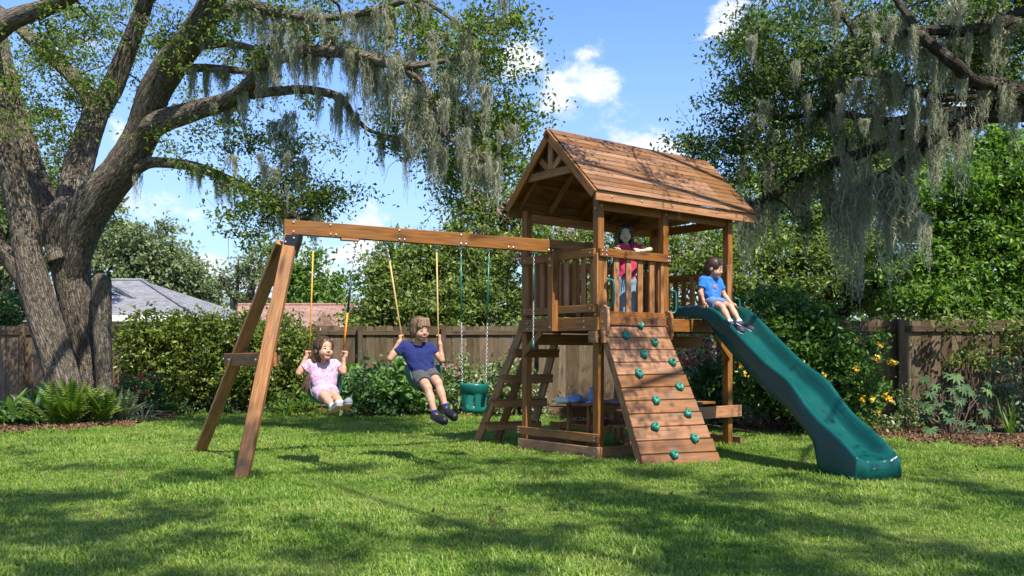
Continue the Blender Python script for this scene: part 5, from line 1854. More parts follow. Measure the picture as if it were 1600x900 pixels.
# girl's swing
t1, t2 = beam_at(490), beam_at(556)
e1, e2 = P(482.5, 588, GY - .02), P(532, 586, GY + .06)
sw1 = thing('swing', 'green belt swing with yellow and orange chain sleeves nearest the swing legs', 'swing', t1, 'swings hanging from the beam')
hanger(t1, sw1)
hanger(t2, sw1)
wadd('chain', chain_mesh([t1 - UZ * .04, t1.lerp(e1, .10)]), sw1, kind='stuff')
sleeve([t1.lerp(e1, .10), t1.lerp(e1, .55), t1.lerp(e1, .93)], .0085, YELLOW_SLEEVE, sw1)
wadd('chain', chain_mesh([t1.lerp(e1, .92), e1]), sw1, kind='stuff')
wadd('chain', chain_mesh([t2 - UZ * .04, t2.lerp(e2, .28)], .034, .0048), sw1, kind='stuff')
sleeve([t2.lerp(e2, .26), t2.lerp(e2, .54)], .0125, NAVY_SLEEVE, sw1)
sleeve([t2.lerp(e2, .54), t2.lerp(e2, .82)], .0125, ORANGE_SLEEVE, sw1)
wadd('chain', chain_mesh([t2.lerp(e2, .81), e2]), sw1, kind='stuff')
seat1 = belt((e1 + UZ * .01, e2 + UZ * .01), [P(481, 604, GY - .06), P(487, 621, GY - .10), P(502, 630, GY - .06), P(518, 627, GY), P(529, 609, GY + .05)], FACE, .16, BELT, sw1)

# boy's swing
t3, t4 = beam_at(604), beam_at(682)
e3, e4 = P(634, 566, BY), P(685.5, 566, BY + .08)
sw2 = thing('swing', 'green belt swing with tan rope sleeves in the middle of the beam', 'swing', t3, 'swings hanging from the beam')
hanger(t3, sw2)
hanger(t4, sw2)
for (ta, ea, k) in ((t3, e3, .16), (t4, e4, .06)):
    wadd('chain', chain_mesh([ta - UZ * .04, ta.lerp(ea, k)], .034, .0045), sw2, kind='stuff')
    sleeve([ta.lerp(ea, k), ta.lerp(ea, .5), ta.lerp(ea, .96)], .0095, TAN_SLEEVE, sw2)
    wadd('chain', chain_mesh([ta.lerp(ea, .95), ea]), sw2, kind='stuff')
g3, g4 = P(637.5, 570, BY), P(685, 570, BY + .08)
for a, b in ((e3, g3), (e4, g4)):
    mb = MB()
    mb.tube([a, b - Vector((.012, 0, 0)), b - UZ * .03, b + Vector((.012, 0, 0)), a], .004, 6, cap=False)
    wadd('shackle', mb.mesh('shackle', STEEL, True), sw2)
seat2 = belt((g3, g4), [P(638, 585, BY - .06), P(646, 603, BY - .10), P(661, 611, BY - .08), P(676, 606, BY), P(684, 588, BY + .06)], FACE, .16, BELT, sw2)

# baby bucket swing
bt1, bt2 = beam_at(720), beam_at(764)
BC = P(740.5, 600, (bt1.y + bt2.y) / 2)
bs = thing('bucket_swing', 'empty green toddler bucket swing hanging beside the ladder', 'swing', BC - UZ * .3, 'swings hanging from the beam')
acr = bd
fw = Vector((bd.y, -bd.x, 0))
c1, c2 = BC - acr * .15 + UZ * .02, BC + acr * .15 + UZ * .02
for ta, ea in ((bt1, c1), (bt2, c2)):
    hanger(ta, bs)
    wadd('chain', chain_mesh([ta - UZ * .04, ta.lerp(ea, .08)]), bs, kind='stuff')
    sleeve([ta.lerp(ea, .07), ta.lerp(ea, .3), ta.lerp(ea, .55)], .010, GREEN_PLASTIC, bs)
    wadd('chain', chain_mesh([ta.lerp(ea, .5), ea], .030, .0036), bs, kind='stuff')
# bucket: lathe shell with leg openings
bm = bmesh.new()
prof_b = [(.150, -.335), (.158, -.30), (.162, -.27), (.166, -.24), (.170, -.20), (.174, -.16), (.176, -.125), (.178, -.10), (.186, -.095), (.188, -.02), (.190, .0), (.180, .004)]
nn_ = 48
rings = []
for r_, z_ in prof_b:
    ring = []
    for k in range(nn_):
        a = 2 * math.pi * k / nn_
        rr = .91 * r_ * (1 + .03 * math.cos(4 * a))
        ring.append(bm.verts.new(BC + acr * (math.cos(a) * rr) + fw * (math.sin(a) * rr * .86) + UZ * z_))
    rings.append(ring)
for i in range(len(rings) - 1):
    for k in range(nn_):
        a = 2 * math.pi * (k + .5) / nn_
        zc = (prof_b[i][1] + prof_b[i + 1][1]) / 2
        hole = False
        for ca in (math.pi / 2 - .62, math.pi / 2 + .62, -math.pi / 2 - .62, -math.pi / 2 + .62, 0.0, math.pi):
            da = abs((a - ca + math.pi) % (2 * math.pi) - math.pi)
            if -.285 < zc < -.115 and da < .30:
                hole = True
        if not hole:
            bm.faces.new((rings[i][k], rings[i][(k + 1) % nn_], rings[i + 1][(k + 1) % nn_], rings[i + 1][k]))
bm.faces.new(rings[0][::-1])
bmesh.ops.recalc_face_normals(bm, faces=bm.faces)
me = bpy.data.meshes.new('bucket')
bm.to_mesh(me)
bm.free()
for p in me.polygons:
    p.use_smooth = True
me.materials.append(GREEN_PLASTIC)
bo = wadd('bucket', me, bs)
sd = bo.modifiers.new('shell', 'SOLIDIFY')
sd.thickness = .012
for c in (c1, c2):
    mb = MB()
    mb.tube([c + UZ * .0, c - UZ * .03], [.016, .02], 8)
    wadd('lug', mb.mesh('lug', GREEN_PLASTIC, True), bs)

# lone chain hanging beside the tower
tc = beam_at(834)
tc.z += .0
ec = P(833, 548, tc.y)
ch = thing('hanging_chain', 'single chain with a green sleeve hanging from the beam in front of the tower railing', 'chain', tc)
hanger(tc, ch)
wadd('chain', chain_mesh([tc - UZ * .04, tc.lerp(ec, .14)]), ch, kind='stuff')
sleeve([tc.lerp(ec, .12), tc.lerp(ec, .3), tc.lerp(ec, .50)], .009, GREEN_PLASTIC, ch)
wadd('chain', chain_mesh([tc.lerp(ec, .49), tc.lerp(ec, .92)]), ch, kind='stuff')
sleeve([tc.lerp(ec, .9), ec], .014, GREEN_PLASTIC, ch, 'plastic_end')


# ---------------------------------------------------------------- children
class Field:
    """signed distance grid, turned into a closed surface"""

    def __init__(self, lo, hi, step):
        self.lo = np.array(lo, float)
        self.h = step
        self.n = np.ceil((np.array(hi) - self.lo) / step).astype(int) + 1
        self.v = np.full(self.n, .06, np.float32)

    def win(self, a, b):
        i0 = np.clip(np.floor((np.array(a) - self.lo) / self.h).astype(int), 0, self.n)
        i1 = np.clip(np.ceil((np.array(b) - self.lo) / self.h).astype(int) + 1, 0, self.n)
        sl = tuple(slice(p, q) for p, q in zip(i0, i1))
        g = np.meshgrid(*[self.lo[k] + self.h * np.arange(i0[k], i1[k]) for k in range(3)], indexing='ij', sparse=True)
        return sl, g

    def put(self, d, sl, k, mode='add'):
        v = self.v[sl]
        if mode == 'add':
            if k > 0:
                t = np.clip(.5 + .5 * (v - d) / k, 0, 1)
                self.v[sl] = v * (1 - t) + d * t - k * t * (1 - t)
            else:
                self.v[sl] = np.minimum(v, d)
        else:
            d = -d
            if k > 0:
                t = np.clip(.5 - .5 * (v - d) / k, 0, 1)
                self.v[sl] = v * (1 - t) + d * t + k * t * (1 - t)
            else:
                self.v[sl] = np.maximum(v, d)

    def cap(self, a, b, ra, rb, k=.015, cuts=(), mode='add'):
        a, b = np.array(a, float), np.array(b, float)
        m = max(ra, rb) + .05
        sl, (X, Y, Z) = self.win(np.minimum(a, b) - m, np.maximum(a, b) + m)
        d = b - a
        L2 = max(float(d @ d), 1e-9)
        t = np.clip(((X - a[0]) * d[0] + (Y - a[1]) * d[1] + (Z - a[2]) * d[2]) / L2, 0, 1)
        D = np.sqrt((X - a[0] - t * d[0]) ** 2 + (Y - a[1] - t * d[1]) ** 2 + (Z - a[2] - t * d[2]) ** 2) - (ra + (rb - ra) * t)
        for p, nn in cuts:
            D = np.maximum(D, (X - p[0]) * nn[0] + (Y - p[1]) * nn[1] + (Z - p[2]) * nn[2])
        self.put(D, sl, k, mode)

    def ell(self, c, r, M, k=.015, mode='add', cuts=()):
        """ellipsoid; the columns of M are its axes"""
        c = np.array(c, float)
        m = max(r) + .05
        sl, (X, Y, Z) = self.win(c - m, c + m)
        q = [((X - c[0]) * M[0][j] + (Y - c[1]) * M[1][j] + (Z - c[2]) * M[2][j]) for j in range(3)]
        k0 = np.sqrt(sum((q[j] / r[j]) ** 2 for j in range(3))) + 1e-6
        k1 = np.sqrt(sum((q[j] / r[j] ** 2) ** 2 for j in range(3))) + 1e-6
        D = k0 * (k0 - 1) / k1
        for p, nn in cuts:
            D = np.maximum(D, (X - p[0]) * nn[0] + (Y - p[1]) * nn[1] + (Z - p[2]) * nn[2])
        self.put(D, sl, k, mode)

    def ripple(self, amp, fr, ph=0.0):
        g = np.meshgrid(*[self.lo[k] + self.h * np.arange(self.n[k]) for k in range(3)], indexing='ij', sparse=True)
        self.v += (amp * np.sin(g[0] * fr + 2 * np.sin(g[2] * fr * .6 + ph)) * np.sin(g[1] * fr * .9 + 1.7 * np.sin(g[0] * fr * .5)) * np.sin(g[2] * fr * .8 + ph)).astype(np.float32)

    def mesh(self, name, mat):
        v = self.v
        ins = v < 0
        c = [ins[i:ins.shape[0] - 1 + i, j:ins.shape[1] - 1 + j, k:ins.shape[2] - 1 + k] for i in (0, 1) for j in (0, 1) for k in (0, 1)]
        s = sum(x.astype(np.int8) for x in c)
        act = (s > 0) & (s < 8)
        idx = np.argwhere(act)
        vid = np.full(act.shape, -1, np.int64)
        vid[act] = np.arange(len(idx))
        off = np.array([(i, j, k) for i in (0, 1) for j in (0, 1) for k in (0, 1)])
        val = np.stack([v[tuple((idx + o).T)] for o in off], 1)
        acc = np.zeros((len(idx), 3))
        cnt = np.zeros(len(idx))
        for a in range(8):
            for b in range(a + 1, 8):
                if np.abs(off[a] - off[b]).sum() == 1:
                    va, vb = val[:, a], val[:, b]
                    cr = (va < 0) != (vb < 0)
                    t = np.where(cr, va / np.where(cr, va - vb, 1), 0)
                    acc += np.where(cr[:, None], off[a] + (off[b] - off[a]) * t[:, None], 0)
                    cnt += cr
        V = self.lo + self.h * (idx + acc / np.maximum(cnt, 1)[:, None])
        quads = []
        for ax in range(3):
            e = [0, 0, 0]
            e[ax] = 1
            s0 = tuple(slice(0, v.shape[k] - e[k]) for k in range(3))
            s1 = tuple(slice(e[k], v.shape[k]) for k in range(3))
            f = ins[s0] != ins[s1]
            ei = np.argwhere(f)
            u, w = (ax + 1) % 3, (ax + 2) % 3
            ok = (ei[:, u] > 0) & (ei[:, w] > 0) & (ei[:, u] < v.shape[u] - 1) & (ei[:, w] < v.shape[w] - 1)
            ei = ei[ok]
            eu, ew = np.zeros(3, int), np.zeros(3, int)
            eu[u] = 1
            ew[w] = 1
            q = np.stack([vid[tuple((ei - eu - ew).T)], vid[tuple((ei - ew).T)], vid[tuple(ei.T)], vid[tuple((ei - eu).T)]], 1)
            fl = ~ins[tuple(ei.T)]
            q[fl] = q[fl][:, ::-1]
            quads.append(q[(q >= 0).all(1)])
        return np_mesh(name, V, [np.concatenate(quads)], mat, True)


def skin_mat(name, col, pale=False):
    m, t = material(name)
    g = t.n('ShaderNodeTexCoord').outputs['Object']
    n = t.noise(g, 14, 4)
    c = t.ramp(n, [(0.35, tuple(x * .88 for x in col)), (0.65, tuple(min(x * 1.06, .9) for x in col))])
    finish(t, principled(t, c, 0.5, None, spec=0.35, **{'Subsurface Weight': 0.12, 'Subsurface Radius': (0.02, 0.008, 0.004), 'Subsurface Scale': 0.5}))
    return m


def hair_mat(name, a, b):
    m, t = material(name)
    g = t.n('ShaderNodeTexCoord').outputs['Object']
    n = t.noise(t.mapping(g, (160, 160, 22)), 1.0, 4, 0.6, 0.4)
    c = t.ramp(n, [(0.35, a), (0.68, b)])
    finish(t, principled(t, c, 0.42, n, 0.6, 0.004, 0.4))
    return m


def cloth_mat(name, col, spots=None):
    m, t = material(name)
    g = t.n('ShaderNodeTexCoord').outputs['Object']
    n = t.noise(g, 9, 4)
    c = t.ramp(n, [(0.3, tuple(x * .86 for x in col)), (0.7, tuple(min(x * 1.1, .9) for x in col))])
    if spots:
        for i, (sc, sz, sp) in enumerate(spots):
            vo = t.n('ShaderNodeTexVoronoi', {'Vector': t.mapping(g, (1, 1, 1), (i * .37, i * .11, 0)), 'Scale': sc, 'Randomness': .9}).outputs['Distance']
            f = t.n('ShaderNodeMapRange', {0: vo, 1: sz, 2: sz * .7, 3: 0, 4: 1}).outputs[0]
            c = t.mix(f, c, sp)
    wv = t.noise(g, 420, 2)
    finish(t, principled(t, c, 0.85, t.math('ADD', t.math('MULTIPLY', t.noise(g, 22, 3), 1.0), t.math('MULTIPLY', wv, .1)), .5, .012, .15, **{'Sheen Weight': .15}))
    return m


SKIN = skin_mat('tan_skin', (0.43, 0.235, 0.148))
SKIN2 = skin_mat('fair_skin', (0.46, 0.25, 0.165))
SKIN3 = skin_mat('pale_skin', (0.46, 0.37, 0.26))
LIP = plain('lip', (0.40, 0.13, 0.11), .45)
TEETH = plain('teeth', (0.72, 0.68, 0.60), .3)
EYEW = plain('eye_white', (0.66, 0.64, 0.60), .25)
IRIS = plain('iris', (0.035, 0.022, 0.015), .2)
SOLE = plain('rubber_sole', (0.60, 0.58, 0.54), .7, .3, .1, 40)
SOLE_PINK = plain('pinkish_sole', (0.60, 0.43, 0.36), .75, .3, .12, 40)
WHITE_CLOTH = cloth_mat('white_cotton', (0.70, 0.70, 0.70))


def mat3(x, y, z):
    return np.array([[x[0], y[0], z[0]], [x[1], y[1], z[1]], [x[2], y[2], z[2]]], float)


def child(label, J, skin, hairm, hairstyle, shirtm, shortm, shoem, solem, face, up=(0, 0, 1), hs=1.0, grip=None, group=None, long_legs=False, base=None, brow=None, k=1.0, sleeve=.62, neck_open=1.0, smile=True, print_=None):
    """J: joints in world space; right and left are the child's own"""
    f = Vector(face).normalized()
    u = Vector(up)
    u = (u - f * u.dot(f)).normalized()
    r = f.cross(u).normalized()             # the child's right
    hM = mat3(r, f, u)
    hc = J['head']
    hp = lambda x, y, z: hc + r * (x * hs) + f * (y * hs) + u * (z * hs)
    pts = [v for v in J.values()]
    lo = np.min([list(p) for p in pts], 0) - .22
    hi = np.max([list(p) for p in pts], 0) + .22
    root = thing('person', label, 'child', base or J['pelvis'], group)
    B = Field(lo, hi, .006)
    body_dir = (J['neck'] - J['pelvis']).normalized()
    lat = (J['shR'] - J['shL']).normalized()

    # torso and neck
    for sd, q in (('R', 1), ('L', -1)):
        a = J['sh' + sd] - lat * (q * .035 * k) - body_dir * .05 * k
        b = J['hip' + sd] * .85 + J['pelvis'] * .15 + body_dir * .05
        B.cap(a, b, .055 * k, .062 * k, .03)
    mt, mbt = (J['shR'] + J['shL']) / 2 - body_dir * .075 * k, J['pelvis'] + body_dir * .06
    B.cap(mt, mbt, .068 * k, .062 * k, .03)
    B.cap(J['shR'], J['shL'], .042 * k, .042 * k, .03)
    B.cap(J['hipR'], J['hipL'], .062 * k, .062 * k, .02)
    B.cap(J['neck'] - body_dir * .03, hp(0, -.014, -.045), .036 * k, .034 * hs, .015)
    # head
    B.ell(hp(0, -.014, .030), (.078 * hs, .093 * hs, .090 * hs), hM, .012)
    B.ell(hp(0, .018, -.024), (.062 * hs, .064 * hs, .070 * hs), hM, .02)
    B.cap(hp(-.010, .054, -.080), hp(.010, .054, -.080), .019 * hs, .019 * hs, .018)
    for q in (-1, 1):
        B.cap(hp(q * .033, .052, -.034), hp(q * .037, .044, -.042), .027 * hs, .026 * hs, .018)
        B.ell(hp(q * .079, -.010, -.010), (.009 * hs, .019 * hs, .027 * hs), hM, .008)
        B.ell(hp(q * .0300, .093, .004), (.016 * hs, .013 * hs, .010 * hs), hM, .008, 'sub')
    B.cap(hp(0, .079, .000), hp(0, .090, -.022), .006 * hs, .0095 * hs, .009)
    B.cap(hp(-.009, .084, -.026), hp(.009, .084, -.026), .007 * hs, .007 * hs, .006)
    # arms
    for sd in 'RL':
        sh, el_, wr = J['sh' + sd], J['el' + sd], J['wr' + sd]
        B.cap(sh, el_, .034 * k, .028 * k, .018)
        B.cap(el_, wr, .028 * k, .019 * k, .012)
        mid = el_.lerp(wr, .3)
        B.cap(el_, mid, .027 * k, .029 * k, .012)
        # hand: palm, four curled fingers, thumb
        g = grip[sd]
        ax = Vector(g['axis']).normalized()           # what the fingers wrap round
        hc_ = Vector(g['at'])
        to = (hc_ - wr)
        to = (to - ax * to.dot(ax)).normalized()
        nrm_ = ax.cross(to).normalized() * g.get('side', 1)
        rr = g.get('r', .012) + .009
        back = hc_ - to * (rr + .006)
        B.cap(wr, back - ax * .018, .020 * k, .017, .012)
        B.cap(back - ax * .022 - to * .012, back + ax * .022 - to * .012, .016, .016, .010)
        B.cap(back - ax * .024, back + ax * .024, .013, .013, .010)
        for i in range(4):
            o = ax * ((i - 1.5) * .0175)
            lng = (.92, 1.06, 1.0, .82)[i]
            prev = hc_ - to * rr + nrm_ * .002 + o
            for j in range(1, 5):
                a_ = math.pi * .36 * j * lng * g.get('curl', 1.0)
                cur = hc_ + o + (-to * math.cos(a_) + nrm_ * math.sin(a_)) * (rr + .001)
                if g.get('flat'):
                    cur = hc_ + o * (1 + .12 * j) + to * (.017 * j * lng - rr) - ax.cross(to) * 0 + Vector((0, 0, -.0045 * j * j * .6))
                B.cap(prev, cur, .0088 - .0006 * j, .0085 - .0006 * j, .003)
                prev = cur
        th = back + ax * .020 * g.get('thumb', 1)
        t1_ = hc_ - to * (rr * .4) - nrm_ * (rr + .004) + ax * .026 * g.get('thumb', 1)
        t2_ = hc_ + to * (rr * .7) - nrm_ * (rr * .6) + ax * .030 * g.get('thumb', 1)
        B.cap(th, t1_, .0105, .0095, .006)
        B.cap(t1_, t2_, .0095, .0075, .004)
    # legs
    for sd in 'RL':
        hpj, kn, an, to_ = J['hip' + sd], J['kn' + sd], J['an' + sd], J['toe' + sd]
        B.cap(hpj, kn, .066 * k, .043 * k, .025)
        B.cap(kn, an, .041 * k, .027 * k, .015)
        cm = kn.lerp(an, .32)
        bk = (kn - hpj).normalized()
        bk = bk - (an - kn).normalized() * bk.dot((an - kn).normalized())
        B.cap(cm - bk * .008, cm.lerp(an, .2) - bk * .008, .041 * k, .038 * k, .02)
        B.cap(an, an.lerp(to_, .8), .028, .022, .015)
    wadd('body', B.mesh('body', skin), root)

    # shirt: a looser copy of the trunk with short sleeves
    allp = [J[x] for x in ('shR', 'shL', 'elR', 'elL', 'neck', 'hipR', 'hipL', 'pelvis')]
    T = Field(np.min([list(p) for p in allp], 0) - .16, np.max([list(p) for p in allp], 0) + .16, .007)
    hemc = J['pelvis'] + body_dir * .012
    cut = ((hemc, -body_dir),)
    for sd, q in (('R', 1), ('L', -1)):
        a = J['sh' + sd] - lat * (q * .03 * k) - body_dir * .05 * k
        b = J['hip' + sd] * .8 + J['pelvis'] * .2 + body_dir * .02
        T.cap(a, b, .065 * k, .076 * k, .03, cut)
    T.cap(mt, mbt - body_dir * .04, .080 * k, .083 * k, .04, cut)
    T.cap(J['shR'] + body_dir * .002, J['shL'] + body_dir * .002, .047 * k, .047 * k, .03)
    for sd in 'RL':
        sh, el_ = J['sh' + sd], J['el' + sd]
        d = (el_ - sh).normalized()
        e = sh.lerp(el_, sleeve)
        T.cap(sh, sh.lerp(el_, sleeve + .1), .046 * k, .049 * k, .016, ((e, d),))
    T.ripple(.0055, 36, .7)
    T.ripple(.003, 80, 2.1)
    T.cap(J['neck'] + body_dir * .0, J['neck'] + body_dir * .12, .050 * k * neck_open, .066 * k * neck_open, .004, mode='sub')
    sh_o = wadd('shirt', T.mesh('shirt', shirtm), root)

    # shorts or jeans
    end = .97 if long_legs else .66
    lp = [J['hipR'], J['hipL'], J['pelvis']] + [J['kn' + s].copy() for s in 'RL'] + ([J['an' + s] for s in 'RL'] if long_legs else [])
    Q = Field(np.min([list(p) for p in lp], 0) - .15, np.max([list(p) for p in lp], 0) + .15, .007)
    Q.cap(J['hipR'], J['hipL'], .079 * k, .079 * k, .03)
    Q.cap(J['pelvis'], J['pelvis'] + body_dir * .04, .078 * k, .070 * k, .03)
    for sd in 'RL':
        a, b = J['hip' + sd], J['kn' + sd]
        d = (b - a).normalized()
        if long_legs:
            Q.cap(a, b, .080 * k, .060 * k, .02)
            e = b.lerp(J['an' + sd], end)
            Q.cap(b, J['an' + sd], .058 * k, .050 * k, .02, ((e, (J['an' + sd] - b).normalized()),))
        else:
            e = a.lerp(b, J.get('_short', end) if isinstance(J.get('_short', end), float) else end)
            Q.cap(a, a.lerp(b, .95), .080 * k, .069 * k, .018, ((e, d),))
    Q.ripple(.004, 36, 1.9)
    wadd('shorts' if not long_legs else 'jeans', Q.mesh('shorts', shortm), root)

    # socks and shoes
    for sd in 'RL':
        kn, an, to_ = J['kn' + sd], J['an' + sd], J['toe' + sd]
        fd = (to_ - an)
        shin = (an - kn).normalized()
        sd_up = -shin
        foot = (to_ - an).normalized()
        heel = an + shin * .038 - foot * .030
        toe = to_
        dn = shin - foot * shin.dot(foot)
        dn.normalize()
        K = Field(np.min([list(an), list(to_), list(heel)], 0) - .10, np.max([list(an), list(to_), list(heel)], 0) + .10, .005)
        K.cap(an + shin * -.005, heel, .034 * k, .036 * k, .02)
        K.cap(heel, toe, .036 * k, .033 * k, .02)
        K.cap(heel.lerp(toe, .45), toe, .040 * k, .036 * k, .02)
        ball = heel.lerp(toe, .5)
        sp = ball + dn * .012
        K.v = np.maximum(K.v, -9)
        g = np.meshgrid(*[K.lo[i] + K.h * np.arange(K.n[i]) for i in range(3)], indexing='ij', sparse=True)
        pl = (g[0] - sp.x) * dn.x + (g[1] - sp.y) * dn.y + (g[2] - sp.z) * dn.z
        solv = K.v - .006
        K.v = np.maximum(K.v, pl).astype(np.float32)
        K.cap(an - shin * .03, an - shin * .09, .027, .05, .004, mode='sub')
        so = wadd('shoe', K.mesh('shoe', shoem), root)
        K.v = np.maximum(np.maximum(solv, -pl - .001), pl - .020).astype(np.float32)
        wadd('sole', K.mesh('sole', solem), so)
        if not long_legs:
            K = Field(np.array(list(an)) - .12, np.array(list(an)) + .12, .006)
            K.cap(an - shin * .055, an + shin * .01, .033 * k, .034 * k, .01, ((an - shin * .05, -shin),))
            wadd('sock', K.mesh('sock', WHITE_CLOTH if hairstyle != 'swingboy' else NAVY_CLOTH), root)

    # hair
    Hh = Field(np.array(list(hc)) - .42 * hs, np.array(list(hc)) + .2 * hs, .005)
    Hh.ell(hp(0, -.018, .034), (.088 * hs, .102 * hs, .096 * hs), hM, .01)
    if hairstyle in ('swingboy', 'slideboy'):
        low = -.045 if hairstyle == 'swingboy' else -.03
        Hh.ell(hp(0, -.055, -.005), (.080 * hs, .066 * hs, .085 * hs), hM, .02)
        if hairstyle == 'swingboy':
            for q in (-1, 1):
                Hh.ell(hp(q * .070, -.008, -.005), (.022 * hs, .045 * hs, .058 * hs), hM, .015)
            for i in range(7):
                x = -.055 + i * .0185
                Hh.cap(hp(x * .8, .045, .10), hp(x * 1.05, .083 - abs(x) * .35, .040 + .008 * math.sin(i * 2.1)), .022 * hs, .013 * hs, .008)
        else:
            for i in range(6):
                x = -.05 + i * .020
                Hh.cap(hp(x * .8, .045, .095), hp(x * 1.0, .078 - abs(x) * .4, .062 + .006 * math.sin(i * 2.7)), .020 * hs, .011 * hs, .008)
    elif hairstyle == 'swinggirl':
        Hh.ell(hp(0, -.05, -.02), (.084 * hs, .07 * hs, .10 * hs), hM, .02)
        for i in range(9):
            q = -1 + i * .25
            Hh.cap(hp(q * .066, -.045, -.03), hp(q * .075, -.10, -.16), .028 * hs, .026 * hs, .012)
            Hh.cap(hp(q * .075, -.10, -.16), hp(q * .085 + .015, -.155 - .01 * math.sin(i * 3), -.29 - .03 * math.sin(i * 2.3)), .026 * hs, .010 * hs, .010)
        for i in range(12):
            a_, b_ = R.uniform(-1, 1), R.uniform(-1, 1)
            p1_, p2_ = hp(.05 + .02 * a_, -.09, -.16), hp(.10 + .03 * a_, -.12 + .02 * b_, -.26 - .02 * a_)
            Hh.cap(p1_, p2_, .020 * hs, .015 * hs, .006)
            Hh.cap(p2_, hp(.125 + .045 * a_, -.13 + .03 * b_, -.37 - .05 * abs(b_) + .03 * a_), .014 * hs, .004 * hs, .003)
        for q in (-1, 1):
            Hh.cap(hp(q * .05, .05, .085), hp(q * .080, .012, .0), .020 * hs, .014 * hs, .012)
    else:
        Hh.ell(hp(0, -.045, -.02), (.082 * hs, .07 * hs, .10 * hs), hM, .02)
        for q in (-1, 1):
            Hh.cap(hp(q * .055, .045, .08), hp(q * .081, .008, -.02), .022 * hs, .018 * hs, .012)
            for i in range(4):
                Hh.cap(hp(q * .078, .005 - i * .02, -.02), hp(q * (.074 + .006 * i), .02 - i * .025, -.175 - .012 * i), .021 * hs, .012 * hs, .010)
        for i in range(6):
            Hh.cap(hp(-.06 + i * .024, -.07, -.03), hp(-.06 + i * .024, -.075, -.16), .026 * hs, .016 * hs, .012)
    # strands: fine ridges running from the crown
    g = np.meshgrid(*[Hh.lo[i] + Hh.h * np.arange(Hh.n[i]) for i in range(3)], indexing='ij', sparse=True)
    xr = ((g[0] - hc.x) * r.x + (g[1] - hc.y) * r.y + (g[2] - hc.z) * r.z) / hs
    yf = ((g[0] - hc.x) * f.x + (g[1] - hc.y) * f.y + (g[2] - hc.z) * f.z) / hs
    zu = ((g[0] - hc.x) * u.x + (g[1] - hc.y) * u.y + (g[2] - hc.z) * u.z) / hs
    an_ = np.arctan2(xr, yf + .03)
    Hh.v += (.0028 * np.sin(an_ * 17 + 3 * zu * 20 * .3) + .0018 * np.sin(an_ * 31 + zu * 18)).astype(np.float32)
    # open the face
    lowz = {'swingboy': .045, 'slideboy': .062, 'swinggirl': .075, 'towergirl': .072}[hairstyle]
    Hh.ell(hp(0, .092, lowz - .105), (.066 * hs, .075 * hs, .108 * hs), hM, .006, 'sub')
    Hh.ell(hp(0, .05, -.10), (.062 * hs, .075 * hs, .075 * hs), hM, .006, 'sub')
    for q in (-1, 1):
        if hairstyle in ('slideboy', 'swinggirl'):
            Hh.ell(hp(q * .090, .012, -.022), (.022 * hs, .030 * hs, .036 * hs), hM, .004, 'sub')
    hair_o = wadd('hair', Hh.mesh('hair', hairm), root)
    mbs = MB()
    for i in range(420):
        az = R.uniform(-math.pi, math.pi)
        fr = math.cos(az)                   # 1 towards the face
        end = 1.02 if fr > .55 else (1.75 if hairstyle in ('swingboy', 'slideboy') else 2.0)
        if fr > .55 and abs(math.sin(az)) < .8 and hairstyle in ('swinggirl', 'towergirl'):
            end = .80
        if hairstyle == 'slideboy' and fr <= .55:
            end = 1.62
        end *= R.uniform(.85, 1.06)
        st = R.uniform(.1, end * .7)
        sw = R.uniform(-.35, .35)
        lift = R.uniform(.99, 1.045)
        seg = 5
        base_ = len(mbs.v)
        for j in range(seg + 1):
            t = j / seg
            th_ = st + (end - st) * t
            a2 = az + sw * t
            def sp_(a3):
                return hp(math.sin(a3) * math.sin(th_) * .090 * lift, -.018 + math.cos(a3) * math.sin(th_) * .104 * lift, .034 + math.cos(th_) * .098 * lift)
            wd = .035 * (1 - .85 * t)
            mbs.v += [tuple(sp_(a2 - wd)), tuple(sp_(a2 + wd))]
            if j:
                mbs.f.append((base_ + 2 * j - 2, base_ + 2 * j - 1, base_ + 2 * j + 1, base_ + 2 * j))
    wadd('strands', mbs.mesh('strands', hairm, True), hair_o, kind='stuff')

    # face
    def ball(name, c, rad, mat, sc=(1, 1, 1)):
        bm = bmesh.new()
        bmesh.ops.create_icosphere(bm, subdivisions=3, radius=1)
        for v in bm.verts:
            q = v.co
            v.co = c + r * (q.x * rad * sc[0]) + f * (q.y * rad * sc[1]) + u * (q.z * rad * sc[2])
        me = bpy.data.meshes.new(name)
        bm.to_mesh(me)
        bm.free()
        for p in me.polygons:
            p.use_smooth = True
        me.materials.append(mat)
        return me

    for q in (-1, 1):
        e = wadd('eye', ball('eye', hp(q * .0300, .0715, .004), .0125 * hs, EYEW, (1.05, 1, .47)), root)
        wadd('iris', ball('iris', hp(q * .0300, .0798, .0038), .0078 * hs, IRIS, (1.0, .75, .78)), e)
        wadd('eyebrow', ball('eyebrow', hp(q * .0315, .0775, .0270), .0130 * hs, brow or hairm, (1.1, .30, .15)), root)
    if smile:
        mo = wadd('mouth', ball('mouth', hp(0, .0795, -.0535), .0245 * hs, LIP, (1.0, .40, .27)), root)
        wadd('teeth', ball('teeth', hp(0, .0825, -.0518), .0165 * hs, TEETH, (.90, .36, .11)), mo)
    else:
        wadd('mouth', ball('mouth', hp(0, .0790, -.0540), .0165 * hs, LIP, (1.0, .40, .26)), root)
    if print_:
        print_(root, J, body_dir, lat)
    return root


